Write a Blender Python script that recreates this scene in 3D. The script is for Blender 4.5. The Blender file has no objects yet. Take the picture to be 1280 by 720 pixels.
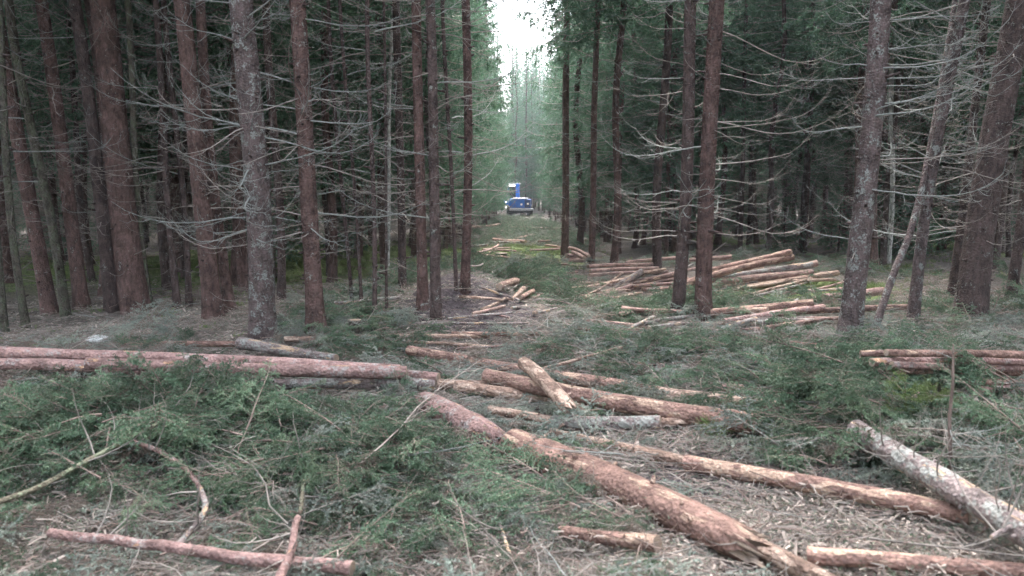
import bpy, math, random
import numpy as np
from mathutils import Vector, Matrix, Euler

S = bpy.context.scene
C = S.collection
R = math.radians
PI = math.pi
random.seed(7)
NR = np.random.default_rng(11)

# ---------------------------------------------------------------- camera
CAM_H = 1.8
PITCH = R(7.1)
cam_d = bpy.data.cameras.new('camera')
cam_d.sensor_width = 36.0
cam_d.lens = 28.1
cam_d.clip_start = 0.05
cam_d.clip_end = 1500
cam_d.dof.use_dof = True
cam_d.dof.focus_distance = 15.0
cam_d.dof.aperture_fstop = 2.4
cam = bpy.data.objects.new('camera', cam_d)
cam.location = (0, 0, CAM_H)
cam.rotation_euler = (PI / 2 - PITCH, 0, 0)
C.objects.link(cam)
S.camera = cam

# ---------------------------------------------------------------- world, sun, exposure
SUN_EL, SUN_ROT = R(62), R(8)
world = bpy.data.worlds.new('World')
S.world = world
world.use_nodes = True
wn = world.node_tree.nodes
wl = world.node_tree.links
wn.clear()
w_out = wn.new('ShaderNodeOutputWorld')
w_bg = wn.new('ShaderNodeBackground')
w_sky = wn.new('ShaderNodeTexSky')
w_sky.sky_type = 'NISHITA'
w_sky.sun_disc = False
w_sky.sun_elevation = SUN_EL
w_sky.sun_rotation = SUN_ROT
w_sky.air_density = 1.0
w_sky.dust_density = 4.0
w_hs = wn.new('ShaderNodeHueSaturation')
w_hs.inputs['Saturation'].default_value = 0.38
w_hs.inputs['Value'].default_value = 1.25
w_bg.inputs['Strength'].default_value = 0.15
wl.new(w_sky.outputs[0], w_hs.inputs['Color'])
wl.new(w_hs.outputs[0], w_bg.inputs['Color'])
wl.new(w_bg.outputs[0], w_out.inputs['Surface'])

sun_d = bpy.data.lights.new('sun', 'SUN')
sun_d.energy = 1.1
sun_d.angle = R(35)
sun_d.color = (1.0, 0.97, 0.93)
sun = bpy.data.objects.new('sun', sun_d)
# the lamp points from the same direction as the sky's sun
sdir = Vector((math.sin(SUN_ROT) * math.cos(SUN_EL), math.cos(SUN_ROT) * math.cos(SUN_EL), math.sin(SUN_EL)))
sun.rotation_euler = (-sdir).to_track_quat('-Z', 'Y').to_euler()
sun.location = (0, 0, 40)
C.objects.link(sun)

S.view_settings.view_transform = 'Standard'
S.view_settings.look = 'None'
S.view_settings.gamma = 1.0
S.view_settings.exposure = 3.15
S.render.engine = 'CYCLES'
cy = S.cycles
cy.max_bounces = 6
cy.diffuse_bounces = 5
cy.glossy_bounces = 2
cy.transmission_bounces = 3
cy.transparent_max_bounces = 6
cy.volume_bounces = 0
cy.use_denoising = True
cy.sample_clamp_indirect = 4.0
cy.caustics_reflective = False
cy.caustics_refractive = False
cy.use_adaptive_sampling = True
cy.adaptive_threshold = 0.02

# ---------------------------------------------------------------- terrain height
_WAVES = []
_wr = random.Random(5)
for octv in range(5):
    for k in range(5):
        a = _wr.uniform(0, 2 * PI)
        wlen = (9.0, 3.6, 1.5, 0.7, 0.33)[octv] * _wr.uniform(.7, 1.3)
        _WAVES.append((octv, math.cos(a) * 2 * PI / wlen, math.sin(a) * 2 * PI / wlen, _wr.uniform(0, 6.28)))
_AMP = (0.07, 0.045, 0.022, 0.012, 0.006)


def nz(x, y, octs=(0, 1, 2, 3, 4), amp=None):
    s = 0
    for (o, kx, ky, ph) in _WAVES:
        if o in octs:
            s = s + (_AMP[o] if amp is None else amp) * np.sin(kx * x + ky * y + ph)
    return s * 0.6


def base_h(x, y):
    yy = np.maximum(y, -20.0)
    h = -0.0153 * np.minimum(yy, 95.0) + 0.012 * np.clip(yy - 105.0, 0, 500)
    return h


def bump(x, y, cx, cy_, rx, ry, hh):
    return hh * np.exp(-(((x - cx) / rx) ** 2 + ((y - cy_) / ry) ** 2))


MOUNDS = []


def G(x, y):
    h = base_h(x, y) + nz(x, y)
    for m in MOUNDS:
        h = h + bump(x, y, *m)
    return h


FWD = Vector((0, math.cos(PITCH), -math.sin(PITCH)))
UP = Vector((0, math.sin(PITCH), math.cos(PITCH)))
CAMP = Vector((0, 0, CAM_H))


def ray(px, py):
    return Vector((1, 0, 0)) * ((px - 640) / 1000) + FWD + UP * ((360 - py) / 1000)


def at(px, py, h=0.0):
    """the point of the terrain (raised by h) that the photograph shows at px, py"""
    d = ray(px, py)
    t = 1.5
    lo = t
    while t < 400:
        p = CAMP + d * t
        if p.z < G(p.x, p.y) + h:
            break
        lo = t
        t *= 1.03
    hi = t
    for _ in range(24):
        m = (lo + hi) / 2
        p = CAMP + d * m
        if p.z < G(p.x, p.y) + h:
            hi = m
        else:
            lo = m
    return CAMP + d * hi


def at_depth(px, py, dep):
    d = ray(px, py)
    return CAMP + d * (dep / d.y)


for (px, py, rx, ry, hh) in ((598, 385, 0.95, .8, .36), (560, 374, .7, .6, .26),
                             (75, 490, 1.7, .9, .07), (170, 620, 1.0, .8, .10),
                             (860, 460, 1.7, 1.2, .12), (1090, 520, 1.2, 1.0, .14), (1240, 540, 1.0, .9, .18),
                             (1020, 415, 1.6, 1.0, .12), (470, 400, 1.8, 1.2, .10), (665, 314, 1.5, 3, .16),
                             (650, 345, 2, 2, .12)):
    p = at(px, py)
    MOUNDS.append((p.x, p.y, rx, ry, hh))


# ---------------------------------------------------------------- mesh collector
class MB:
    def __init__(s):
        s.v = []; s.t = []; s.q = []; s.n = 0

    def add(s, v, tris=None, quads=None, mi=0):
        v = np.asarray(v, dtype=np.float32).reshape(-1, 3)
        if tris is not None and len(tris):
            t = np.asarray(tris, dtype=np.int32).reshape(-1, 3) + s.n
            s.t.append((t, mi))
        if quads is not None and len(quads):
            q = np.asarray(quads, dtype=np.int32).reshape(-1, 4) + s.n
            s.q.append((q, mi))
        s.v.append(v); s.n += len(v)

    def soup(s, v, mi=0):
        n = len(v) // 3
        s.add(v, tris=np.arange(n * 3).reshape(-1, 3), mi=mi)

    def tube(s, pts, rad, sides=6, cap=True, mi=0, rough=0.0, rng=None):
        pts = [Vector(p) for p in pts]
        n = len(pts)
        V = []
        ref = None
        for i in range(n):
            t = (pts[min(i + 1, n - 1)] - pts[max(i - 1, 0)])
            t = t.normalized() if t.length > 1e-9 else Vector((0, 0, 1))
            if ref is None:
                ref = Vector((0, 0, 1)) if abs(t.z) < .9 else Vector((1, 0, 0))
            u = (ref - t * ref.dot(t)).normalized()
            ref = u
            w = t.cross(u)
            r = rad[i] if hasattr(rad, '__len__') else rad
            for k in range(sides):
                a = 2 * PI * k / sides
                rr = r
                if rough:
                    rr = r * (1 + rough * (rng.random() - .5))
                V.append(pts[i] + u * (math.cos(a) * rr) + w * (math.sin(a) * rr))
        Q = []
        for i in range(n - 1):
            for k in range(sides):
                k2 = (k + 1) % sides
                Q.append((i * sides + k, i * sides + k2, (i + 1) * sides + k2, (i + 1) * sides + k))
        T = []
        if cap:
            V.append(pts[0]); V.append(pts[-1])
            a0 = n * sides
            for k in range(sides):
                k2 = (k + 1) % sides
                T.append((a0, k2, k)); T.append((a0 + 1, (n - 1) * sides + k, (n - 1) * sides + k2))
        s.add([tuple(p) for p in V], tris=T, quads=Q, mi=mi)

    def box(s, c, d, mi=0, rot=None):
        c = Vector(c); hx, hy, hz = d[0] / 2, d[1] / 2, d[2] / 2
        V = [Vector((x, y, z)) for x in (-hx, hx) for y in (-hy, hy) for z in (-hz, hz)]
        if rot is not None:
            V = [rot @ p for p in V]
        V = [tuple(p + c) for p in V]
        s.add(V, quads=[(0, 1, 3, 2), (4, 6, 7, 5), (0, 4, 5, 1), (2, 3, 7, 6), (0, 2, 6, 4), (1, 5, 7, 3)], mi=mi)

    def mesh(s, name, mats, smooth=True):
        V = np.concatenate(s.v) if s.v else np.zeros((0, 3), np.float32)
        me = bpy.data.meshes.new(name)
        nt = sum(len(t) for t, _ in s.t); nq = sum(len(q) for q, _ in s.q)
        me.vertices.add(len(V)); me.vertices.foreach_set('co', V.ravel())
        me.loops.add(nt * 3 + nq * 4); me.polygons.add(nt + nq)
        li = [t.ravel() for t, _ in s.t] + [q.ravel() for q, _ in s.q]
        me.loops.foreach_set('vertex_index', np.concatenate(li))
        st = np.concatenate([np.arange(nt) * 3, nt * 3 + np.arange(nq) * 4]).astype(np.int32)
        me.polygons.foreach_set('loop_start', st)
        mi = [np.full(len(t), m, np.int32) for t, m in s.t] + [np.full(len(q), m, np.int32) for q, m in s.q]
        me.polygons.foreach_set('material_index', np.concatenate(mi))
        me.polygons.foreach_set('use_smooth', np.full(nt + nq, smooth))
        for m in (mats if isinstance(mats, (list, tuple)) else [mats]):
            me.materials.append(m)
        me.update(calc_edges=True)
        return me


def link(name, me, parent=None, mat4=None):
    o = bpy.data.objects.new(name, me)
    C.objects.link(o)
    if parent is not None:
        o.parent = parent
    if mat4 is not None:
        o.matrix_local = mat4
    return o


def tag(o, label=None, cat=None, group=None, kind=None):
    if label: o['label'] = label
    if cat: o['category'] = cat
    if group: o['group'] = group
    if kind: o['kind'] = kind
    return o


def empty(name, loc=(0, 0, 0)):
    o = bpy.data.objects.new(name, None)
    C.objects.link(o)
    o.location = loc
    return o


# ---------------------------------------------------------------- materials
class NT:
    def __init__(s, name):
        s.m = bpy.data.materials.new(name); s.m.use_nodes = True
        s.n = s.m.node_tree.nodes; s.l = s.m.node_tree.links
        s.b = s.n['Principled BSDF']
        s.b.inputs['Specular IOR Level'].default_value = 0.25

    def new(s, t, **kw):
        n = s.n.new(t)
        for k, v in kw.items():
            setattr(n, k, v)
        return n

    def link(s, a, b): s.l.new(a, b)

    def coords(s, scale=(1, 1, 1), rnd=True, kind='Object'):
        tc = s.new('ShaderNodeTexCoord')
        mp = s.new('ShaderNodeMapping')
        mp.inputs['Scale'].default_value = scale
        s.link(tc.outputs[kind], mp.inputs['Vector'])
        if rnd:
            oi = s.new('ShaderNodeObjectInfo')
            mm = s.new('ShaderNodeMath', operation='MULTIPLY'); mm.inputs[1].default_value = 37.0
            s.link(oi.outputs['Random'], mm.inputs[0])
            cb = s.new('ShaderNodeCombineXYZ')
            for i in range(3): s.link(mm.outputs[0], cb.inputs[i])
            s.link(cb.outputs[0], mp.inputs['Location'])
        return mp.outputs[0]

    def noise(s, vec, scale, detail=4, rough=.6, out='Fac'):
        n = s.new('ShaderNodeTexNoise')
        n.inputs['Scale'].default_value = scale
        n.inputs['Detail'].default_value = detail
        n.inputs['Roughness'].default_value = rough
        s.link(vec, n.inputs['Vector'])
        return n.outputs[out]

    def voro(s, vec, scale, feature='F1', out='Distance'):
        n = s.new('ShaderNodeTexVoronoi', feature=feature)
        n.inputs['Scale'].default_value = scale
        s.link(vec, n.inputs['Vector'])
        return n.outputs[out]

    def ramp(s, fac, stops):
        r = s.new('ShaderNodeValToRGB')
        e = r.color_ramp.elements
        while len(e) < len(stops): e.new(.5)
        for i, (p, c) in enumerate(stops):
            e[i].position = p
            e[i].color = (*c, 1) if hasattr(c, '__len__') else (c, c, c, 1)
        s.link(fac, r.inputs[0])
        return r.outputs[0]

    def mix(s, fac, a, b, mode='MIX'):
        m = s.new('ShaderNodeMix', data_type='RGBA', blend_type=mode)
        if isinstance(fac, (int, float)): m.inputs[0].default_value = fac
        else: s.link(fac, m.inputs[0])
        for k, x in ((6, a), (7, b)):
            if isinstance(x, (tuple, list)): m.inputs[k].default_value = (*x, 1)
            else: s.link(x, m.inputs[k])
        return m.outputs[2]

    def math(s, op, a, b):
        m = s.new('ShaderNodeMath', operation=op)
        for i, x in enumerate((a, b)):
            if isinstance(x, (int, float)): m.inputs[i].default_value = x
            else: s.link(x, m.inputs[i])
        return m.outputs[0]

    def bumpn(s, h, strength=.5, dist=.01):
        b = s.new('ShaderNodeBump')
        b.inputs['Strength'].default_value = strength
        b.inputs['Distance'].default_value = dist
        s.link(h, b.inputs['Height'])
        s.link(b.outputs[0], s.b.inputs['Normal'])

    def done(s, col, rough=.85, tint=0.0):
        if tint:
            oi = s.new('ShaderNodeObjectInfo')
            v = s.math('ADD', s.math('MULTIPLY', oi.outputs['Random'], tint * 2), 1 - tint)
            hs = s.new('ShaderNodeHueSaturation')
            s.link(v, hs.inputs['Value'])
            if isinstance(col, tuple): hs.inputs['Color'].default_value = (*col, 1)
            else: s.link(col, hs.inputs['Color'])
            col = hs.outputs[0]
        if isinstance(col, tuple): s.b.inputs['Base Color'].default_value = (*col, 1)
        else: s.link(col, s.b.inputs['Base Color'])
        s.b.inputs['Roughness'].default_value = rough
        return s.m


def bark(name, axis, base, dark, lich=None, lich_amt=0.0, peel=None, peel_amt=0.0, scale=1.0, bump=.7, tint=.15):
    """bark on a stem along the object's own axis; peel = inner wood showing, lich = lichen crusts"""
    t = NT(name)
    sc = {'X': (.35, 1, 1), 'Z': (1, 1, .35)}[axis]
    v = t.coords(tuple(c * scale for c in sc))
    v1 = t.coords((scale, scale, scale))
    n1 = t.noise(v, 22, 6, .7)
    vo = t.voro(v1, 38)
    c = t.ramp(n1, [(.3, dark), (.5, base), (.72, tuple(min(1, x * 1.45) for x in base))])
    flake = t.ramp(vo, [(.0, .55), (.35, 1.0), (.7, .8)])
    c = t.mix(.75, c, flake, 'MULTIPLY')
    c = t.mix(1.0, c, t.ramp(t.noise(v1, 4.5, 6, .7), [(.35, .55), (.6, 1.15)]), 'MULTIPLY')
    h = t.math('ADD', t.math('MULTIPLY', n1, .6), t.math('MULTIPLY', vo, .6))
    if axis == 'X':
        wt = t.new('ShaderNodeTexWave', wave_type='BANDS', bands_direction='X')
        wt.inputs['Scale'].default_value = 9.0; wt.inputs['Distortion'].default_value = 3.0
        wt.inputs['Detail'].default_value = 3.0; wt.inputs['Detail Scale'].default_value = 3.0
        t.link(v1, wt.inputs['Vector'])
        fr = t.math('MULTIPLY', t.ramp(wt.outputs['Fac'], [(.78, 0.0), (.92, 1.0)]), t.ramp(t.noise(v1, 3, 2, .5), [(.52, 0.0), (.66, .28)]))
        c = t.mix(fr, c, tuple(x * .8 for x in dark))
        h = t.math('ADD', h, t.math('MULTIPLY', fr, -.25))
    if lich:
        nl = t.noise(v1, 7, 5, .72)
        nl2 = t.noise(v1, 46, 3, .6)
        f = t.ramp(t.math('ADD', t.math('MULTIPLY', nl, .65), t.math('MULTIPLY', nl2, .35)),
                   [(.62 - lich_amt * .3, 0.0), (.66 - lich_amt * .3, 1.0)])
        lc = t.mix(t.noise(v1, 30, 2, .5), lich, tuple(x * .6 for x in lich))
        c = t.mix(t.math('MULTIPLY', f, .85), c, lc)
    if peel:
        vp = t.coords(tuple(c_ * scale for c_ in {'X': (.22, 1, 1), 'Z': (1, 1, .22)}[axis]))
        np_ = t.noise(vp, 9, 5, .68)
        np_ = t.math('ADD', t.math('MULTIPLY', np_, .72), t.math('MULTIPLY', t.voro(vp, 30, 'F1', 'Color'), .28))
        f = t.ramp(np_, [(.66 - peel_amt * .32, 0.0), (.69 - peel_amt * .32, 1.0)])
        pc = t.mix(t.noise(vp, 25, 4, .6), peel, tuple(x * .5 for x in peel))
        pc = t.mix(t.ramp(t.noise(v1, 60, 2, .5), [(.55, 0.0), (.7, .6)]), pc, (.68, .56, .45))
        c = t.mix(f, c, pc)
        h = t.math('ADD', h, t.math('MULTIPLY', f, -.35))
    t.bumpn(h, bump * 1.25, .03)
    return t.done(c, .82, tint)


def foliage(name, c0, c1, c2, tint=.25, trans=.25):
    t = NT(name)
    v = t.coords((1, 1, 1))
    n = t.noise(v, 1.7, 3, .6)
    n2 = t.noise(v, 14, 2, .6)
    c = t.ramp(t.math('ADD', t.math('MULTIPLY', n, .6), t.math('MULTIPLY', n2, .4)), [(.32, c0), (.5, c1), (.68, c2)])
    m = t.done(c, .5, tint); t.b.inputs['Specular IOR Level'].default_value = .5
    tr = t.new('ShaderNodeBsdfTranslucent')
    t.link(c, tr.inputs['Color'])
    mx = t.new('ShaderNodeMixShader'); mx.inputs[0].default_value = trans
    t.link(t.b.outputs[0], mx.inputs[1]); t.link(tr.outputs[0], mx.inputs[2])
    t.link(mx.outputs[0], t.n['Material Output'].inputs['Surface'])
    return m


def plain(name, col, rough=.7, var=.35, scale=20, tint=.1, metal=0.0):
    t = NT(name)
    v = t.coords((1, 1, 1))
    n = t.noise(v, scale, 4, .65)
    c = t.ramp(n, [(.3, tuple(x * (1 - var) for x in col)), (.7, tuple(min(1, x * (1 + var)) for x in col))])
    t.b.inputs['Metallic'].default_value = metal
    return t.done(c, rough, tint)


M = {}
M['trunk_red'] = bark('trunk_red_brown', 'Z', (.122, .076, .067), (.050, .032, .029), (.30, .31, .28), .10)
M['trunk_dark'] = bark('trunk_dark_brown', 'Z', (.09, .064, .059), (.04, .028, .027), (.27, .29, .26), .14)
M['trunk_lichen'] = bark('trunk_grey_lichen', 'Z', (.115, .086, .082), (.05, .038, .037), (.27, .29, .27), .30)
M['trunk_moss'] = bark('trunk_mossy', 'Z', (.085, .074, .060), (.04, .035, .028), (.115, .13, .085), .40)
M['trunk_birch'] = bark('trunk_birch', 'Z', (.50, .49, .46), (.08, .07, .07), (.05, .05, .05), .2)
M['log_red'] = bark('log_red_brown', 'X', (.27, .165, .135), (.13, .08, .07), None, 0, (.50, .345, .26), .34, 1.0)
M['log_pink'] = bark('log_pinkish', 'X', (.33, .21, .19), (.17, .10, .095), (.40, .36, .34), .25, (.60, .36, .23), .10, 1.0)
M['log_peel'] = bark('log_half_peeled', 'X', (.27, .18, .14), (.13, .085, .07), None, 0, (.52, .375, .30), .56, 1.0)
M['log_grey'] = bark('log_grey_lichen', 'X', (.24, .19, .18), (.11, .085, .08), (.36, .37, .34), .40, (.60, .42, .28), .22, 1.0)
M['log_moss'] = bark('log_mossy', 'X', (.22, .19, .14), (.10, .09, .06), (.27, .30, .20), .45, (.6, .45, .3), .05, 1.0)
M['log_dark'] = bark('log_dark', 'X', (.17, .11, .095), (.07, .045, .04), None, 0, (.5, .34, .24), .2, 1.0)
M['log_far'] = bark('log_far_red', 'X', (.34, .22, .19), (.18, .11, .10), None, 0, (.50, .36, .30), .36, 1.0)
M['twig_grey'] = plain('dead_twig_grey', (.215, .19, .17), .85, .45, 9, .2)
M['twig_lichen'] = plain('twig_lichen', (.22, .23, .215), .9, .35, 30, .15)
M['twig_brown'] = plain('twig_brown', (.19, .14, .12), .85, .45, 9, .3)
M['twig_pale'] = plain('twig_pale', (.30, .25, .22), .8, .3, 12, .25)
M['needles'] = foliage('needles_standing', (.048, .102, .066), (.076, .150, .092), (.120, .200, .115), .22, .5)
M['needles_cut'] = foliage('needles_cut', (.048, .092, .056), (.092, .152, .092), (.19, .255, .155), .5, .3)
M['needles_pale'] = foliage('needles_grey_green', (.13, .17, .145), (.22, .26, .22), (.34, .35, .28), .35)
M['needles_brown'] = foliage('needles_dying', (.12, .10, .08), (.19, .16, .13), (.28, .24, .19), .35)
M['needles_moss'] = foliage('moss_green', (.07, .10, .03), (.12, .17, .05), (.20, .26, .09), .3)
M['chips'] = plain('wood_chip', (.36, .30, .26), .8, .35, 18, .35)
M['cut'] = None

t = NT('cut_end_wood')
v = t.coords((1, 1, 1), rnd=False)
wv = t.new('ShaderNodeTexWave', wave_type='RINGS', rings_direction='X')
wv.inputs['Scale'].default_value = 28; wv.inputs['Distortion'].default_value = 1.5
t.link(v, wv.inputs['Vector'])
M['cut'] = t.done(t.mix(t.ramp(t.noise(v, 9, 5, .7), [(.4, 0.0), (.65, 1.0)]), t.ramp(wv.outputs['Color'], [(0, (.20, .14, .10)), (1, (.42, .32, .24))]), (.24, .19, .16)), .75, .12)

t = NT('pale_stone')
v = t.coords()
n = t.noise(v, 9, 6, .7)
t.bumpn(n, .6, .03)
M['stone'] = t.done(t.ramp(n, [(.3, (.40, .41, .40)), (.6, (.62, .64, .63))]), .9)

# ground: litter, moss, mud and chip ground chosen by attributes of the terrain's own surface
t = NT('forest_floor')
v = t.coords((1, 1, 1), rnd=False)
nA = t.noise(v, 1.3, 8, .72)
nB = t.noise(v, 16, 6, .75)
nC = t.voro(v, 55)
litter = t.ramp(t.math('ADD', t.math('MULTIPLY', nA, .35), t.math('MULTIPLY', nB, .65)),
                [(.30, (.055, .042, .036)), (.46, (.115, .096, .083)), (.58, (.19, .165, .145)), (.72, (.32, .29, .26))])
litter = t.mix(.5, litter, t.ramp(nC, [(0, .45), (.5, 1.0)]), 'MULTIPLY')
at_m = t.new('ShaderNodeAttribute', attribute_name='moss')
at_d = t.new('ShaderNodeAttribute', attribute_name='mud')
at_c = t.new('ShaderNodeAttribute', attribute_name='chip')
mossc = t.ramp(nB, [(.3, (.075, .105, .03)), (.5, (.12, .155, .055)), (.7, (.22, .27, .11))])
fm = t.ramp(t.math('MULTIPLY', at_m.outputs['Fac'], t.math('ADD', nB, .55)), [(.35, 0.0), (.62, 1.0)])
mudc = t.ramp(nB, [(.3, (.04, .031, .034)), (.5, (.085, .068, .073)), (.72, (.19, .16, .165))])
fd = t.ramp(t.math('MULTIPLY', at_d.outputs['Fac'], t.math('ADD', nA, .55)), [(.3, 0.0), (.6, 1.0)])
chipc = t.ramp(t.voro(v, 70, 'F1', 'Color'), [(.25, (.17, .13, .10)), (.55, (.36, .31, .26)), (.8, (.60, .55, .49))])
fc = t.ramp(t.math('MULTIPLY', at_c.outputs['Fac'], t.math('ADD', nB, .55)), [(.35, 0.0), (.62, 1.0)])
c = t.mix(fd, litter, mudc)
c = t.mix(fc, c, chipc)
c = t.mix(fm, c, mossc)
t.bumpn(t.math('ADD', nB, t.math('MULTIPLY', nC, .4)), .9, .05)
M['ground'] = t.done(c, .92)

# ---------------------------------------------------------------- regions of the ground (metres, found from where the photo shows them)


def blob_list(spec):
    out = []
    for (px, py, rx, ry, w) in spec:
        p = at(px, py)
        out.append((p.x, p.y, rx, ry, w))
    return out


def field(blobs, x, y):
    s = 0 * x
    for (cx, cy_, rx, ry, w) in blobs:
        s = s + w * np.exp(-(((x - cx) / rx) ** 2 + ((y - cy_) / ry) ** 2))
    return s


MOSS = blob_list([(665, 316, 1.6, 3.6, 2.2), (620, 322, .8, 1.5, .6), (955, 372, 1.5, 1.0, 2.2), (1035, 365, 1.2, .9, 1.8),
                  (1120, 385, .7, .8, .9), (1250, 312, 3.5, 4, 1.0), (1090, 335, 2, 3, .9), (50, 436, .6, .3, 1.0), (880, 300, 3, 5, .7),
                  (440, 320, 4, 7, .7), (200, 340, 4, 6, .55), (360, 330, 3, 4, .6), (60, 330, 5, 7, .4), (490, 340, 1.5, 3, .7)])
MUD = blob_list([(610, 392, 1.3, 1.6, 1.4), (560, 375, .9, .9, 1.0), (940, 560, .8, .7, 1.2), (1000, 620, .9, .5, 1.0), (860, 620, .5, .4, .6), (590, 310, .8, 4, .8),
                 (760, 510, .7, .6, .8), (700, 380, 1.2, 1.5, .4), (1150, 400, 1.5, 1.5, .5)])
CHIP = blob_list([(1080, 680, 1.1, .5, 1.6), (960, 670, .8, .3, .9), (1190, 655, .6, .35, 1.0), (790, 372, 1.2, 1.6, 1.1), (710, 368, 1.1, 1.5, .9),
                  (620, 335, .9, 2.0, .8), (1140, 700, .9, .3, 1.0)])
GREEN = blob_list([(60, 535, 1.0, .65, 1.4), (230, 538, 1.0, .55, 1.3), (130, 610, 1.1, .7, 1.8), (320, 580, .9, .6, 1.6), (60, 690, .8, .4, 1.6),
                   (400, 650, .5, .4, 1.6), (250, 690, .7, .3, 1.3), (520, 530, .5, .5, 1.1), (600, 600, .6, .6, .9), (560, 690, .9, .35, .8), (700, 700, .5, .3, 1.0),
                   (880, 690, .35, .2, 1.4), (1000, 500, 1.0, .9, 1.5), (1120, 510, .9, .7, 1.7), (1240, 540, .9, .8, 1.8), (1010, 455, 1.1, .5, .8),
                   (880, 450, 1.2, .6, .8), (760, 430, .9, .6, .5), (510, 405, 1.2, .8, 1.3), (455, 440, .6, .4, 1.0), (220, 430, .5, .2, 1.4),
                   (660, 290, 1.8, 6, 1.8), (600, 345, 1.1, 1.8, 1.3), (700, 345, 1.2, 1.6, .8), (680, 400, .7, .7, .8), (810, 400, .8, .8, 1.1),
                   (640, 272, 3, 10, 1.0), (930, 410, 1.2, .6, .9), (640, 365, 1.2, 1.2, .7), (900, 560, .4, .4, .5), (530, 560, .5, .4, .8)])
PALE = blob_list([(630, 560, .8, .8, .8), (500, 510, .7, .5, .9), (950, 430, 1.2, .8, 1.0), (700, 330, 1.2, 2, 1.0), (600, 410, 1.2, .9, .8), (1100, 560, .7, .5, 1.0),
                  (480, 660, .8, .5, .6), (300, 545, .5, .4, .5), (1240, 620, .5, .4, 1.0), (1060, 440, 1.3, .6, 1.0)])
BARE = blob_list([(650, 274, 2.2, 6, 1.0), (940, 560, .8, .6, 1.0), (1060, 670, 1.2, .5, 1.1), (600, 384, 1.1, 1.1, 2.0), (960, 374, 2.1, 1.5, 3.0), (1040, 366, 1.6, 1.2, 2.5), (665, 318, 1.6, 3.0, 2.2), (1120, 385, .8, .8, 1), (600, 318, .9, 3, 1.5), (850, 350, 3, 2.5, .4)])


LOGSEG = [(p_.x, p_.y, p_.x + .01, p_.y, .14) for p_ in (at(444, 417), at(627, 326), at(658, 330), at(123, 436))]
MOUND = blob_list([(600, 384, 1.1, .9, 1.0)])


def strip_w(x, y):
    """1 on the cut strip and the landing in front of it, 0 in the standing wood"""
    L = np.where(y < 9.4, -7.5, np.where(y < 18, -2.6, -2.0))
    Rr = np.where(y < 24, 9.0, 3.0)
    return ((x > L) & (x < Rr)) * 1.0


# ---------------------------------------------------------------- ground sheet
def spaced(knots):
    out = []
    for (a, b, n) in knots:
        out += list(np.linspace(a, b, n, endpoint=False))
    out.append(knots[-1][1])
    return np.array(out)


gx = spaced([(-420, -80, 12), (-80, -20, 40), (-20, -7, 50), (-7, 7, 175), (7, 20, 50), (20, 80, 40), (80, 420, 12)])
gy = spaced([(-120, -10, 16), (-10, 2, 24), (2, 13, 130), (13, 30, 90), (30, 110, 110), (110, 600, 30)])
X, Y = np.meshgrid(gx, gy)
Z = G(X, Y)
nX, nY = len(gx), len(gy)
idx = np.arange(nX * nY).reshape(nY, nX)
q = np.stack([idx[:-1, :-1], idx[:-1, 1:], idx[1:, 1:], idx[1:, :-1]], -1).reshape(-1, 4)
mb = MB(); mb.add(np.stack([X, Y, Z], -1).reshape(-1, 3), quads=q)
gme = mb.mesh('ground', M['ground'])
for nm, bl in (('moss', MOSS), ('mud', MUD), ('chip', CHIP)):
    a = gme.attributes.new(nm, 'FLOAT', 'POINT')
    a.data.foreach_set('value', np.clip(field(bl, X, Y), 0, 1.5).ravel().astype(np.float32))
tag(link('ground', gme), 'forest floor of needle litter, moss and mud under the brash', None, None, 'structure')

# ---------------------------------------------------------------- needles, sprays, dead branches
def needles(mb, P, T, length, width, rng, fan=.9, mi=0):
    """one thin triangle per point P, leaning forward along the tangent T"""
    n = len(P)
    r = rng.normal(size=(n, 3))
    r -= T * np.sum(r * T, 1, keepdims=True)
    r /= np.linalg.norm(r, axis=1, keepdims=True) + 1e-9
    d = T * rng.uniform(.35, .9, (n, 1)) + r * fan
    d /= np.linalg.norm(d, axis=1, keepdims=True) + 1e-9
    s = np.cross(d, rng.normal(size=(n, 3)))
    s /= np.linalg.norm(s, axis=1, keepdims=True) + 1e-9
    L = length * rng.uniform(.7, 1.25, (n, 1))
    w = width * .5
    V = np.empty((n, 3, 3))
    V[:, 0] = P - s * w; V[:, 1] = P + s * w; V[:, 2] = P + d * L
    mb.soup(V.reshape(-1, 3), mi)


def polyline(P0, D, L, n, rng, droop=0.0, wig=.15, lift=0.0):
    """points of a curved twig"""
    pts = [np.array(P0, float)]
    d = np.array(D, float); d /= np.linalg.norm(d)
    for i in range(n):
        f = (i + 1) / n
        d = d + rng.normal(size=3) * wig / n * 2
        d[2] += (-droop * (1 - f) + lift * f) / n * 3
        d /= np.linalg.norm(d)
        pts.append(pts[-1] + d * L / n)
    return np.array(pts)


def along(pts, k, lo=0.05, hi=1.0, rng=NR):
    seg = np.linalg.norm(np.diff(pts, axis=0), axis=1)
    cum = np.concatenate([[0], np.cumsum(seg)])
    s = np.sort(rng.uniform(lo, hi, k)) * cum[-1]
    i = np.clip(np.searchsorted(cum, s) - 1, 0, len(seg) - 1)
    f = ((s - cum[i]) / seg[i])[:, None]
    T = (pts[i + 1] - pts[i]) / seg[i][:, None]
    return pts[i] * (1 - f) + pts[i + 1] * f, T


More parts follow.
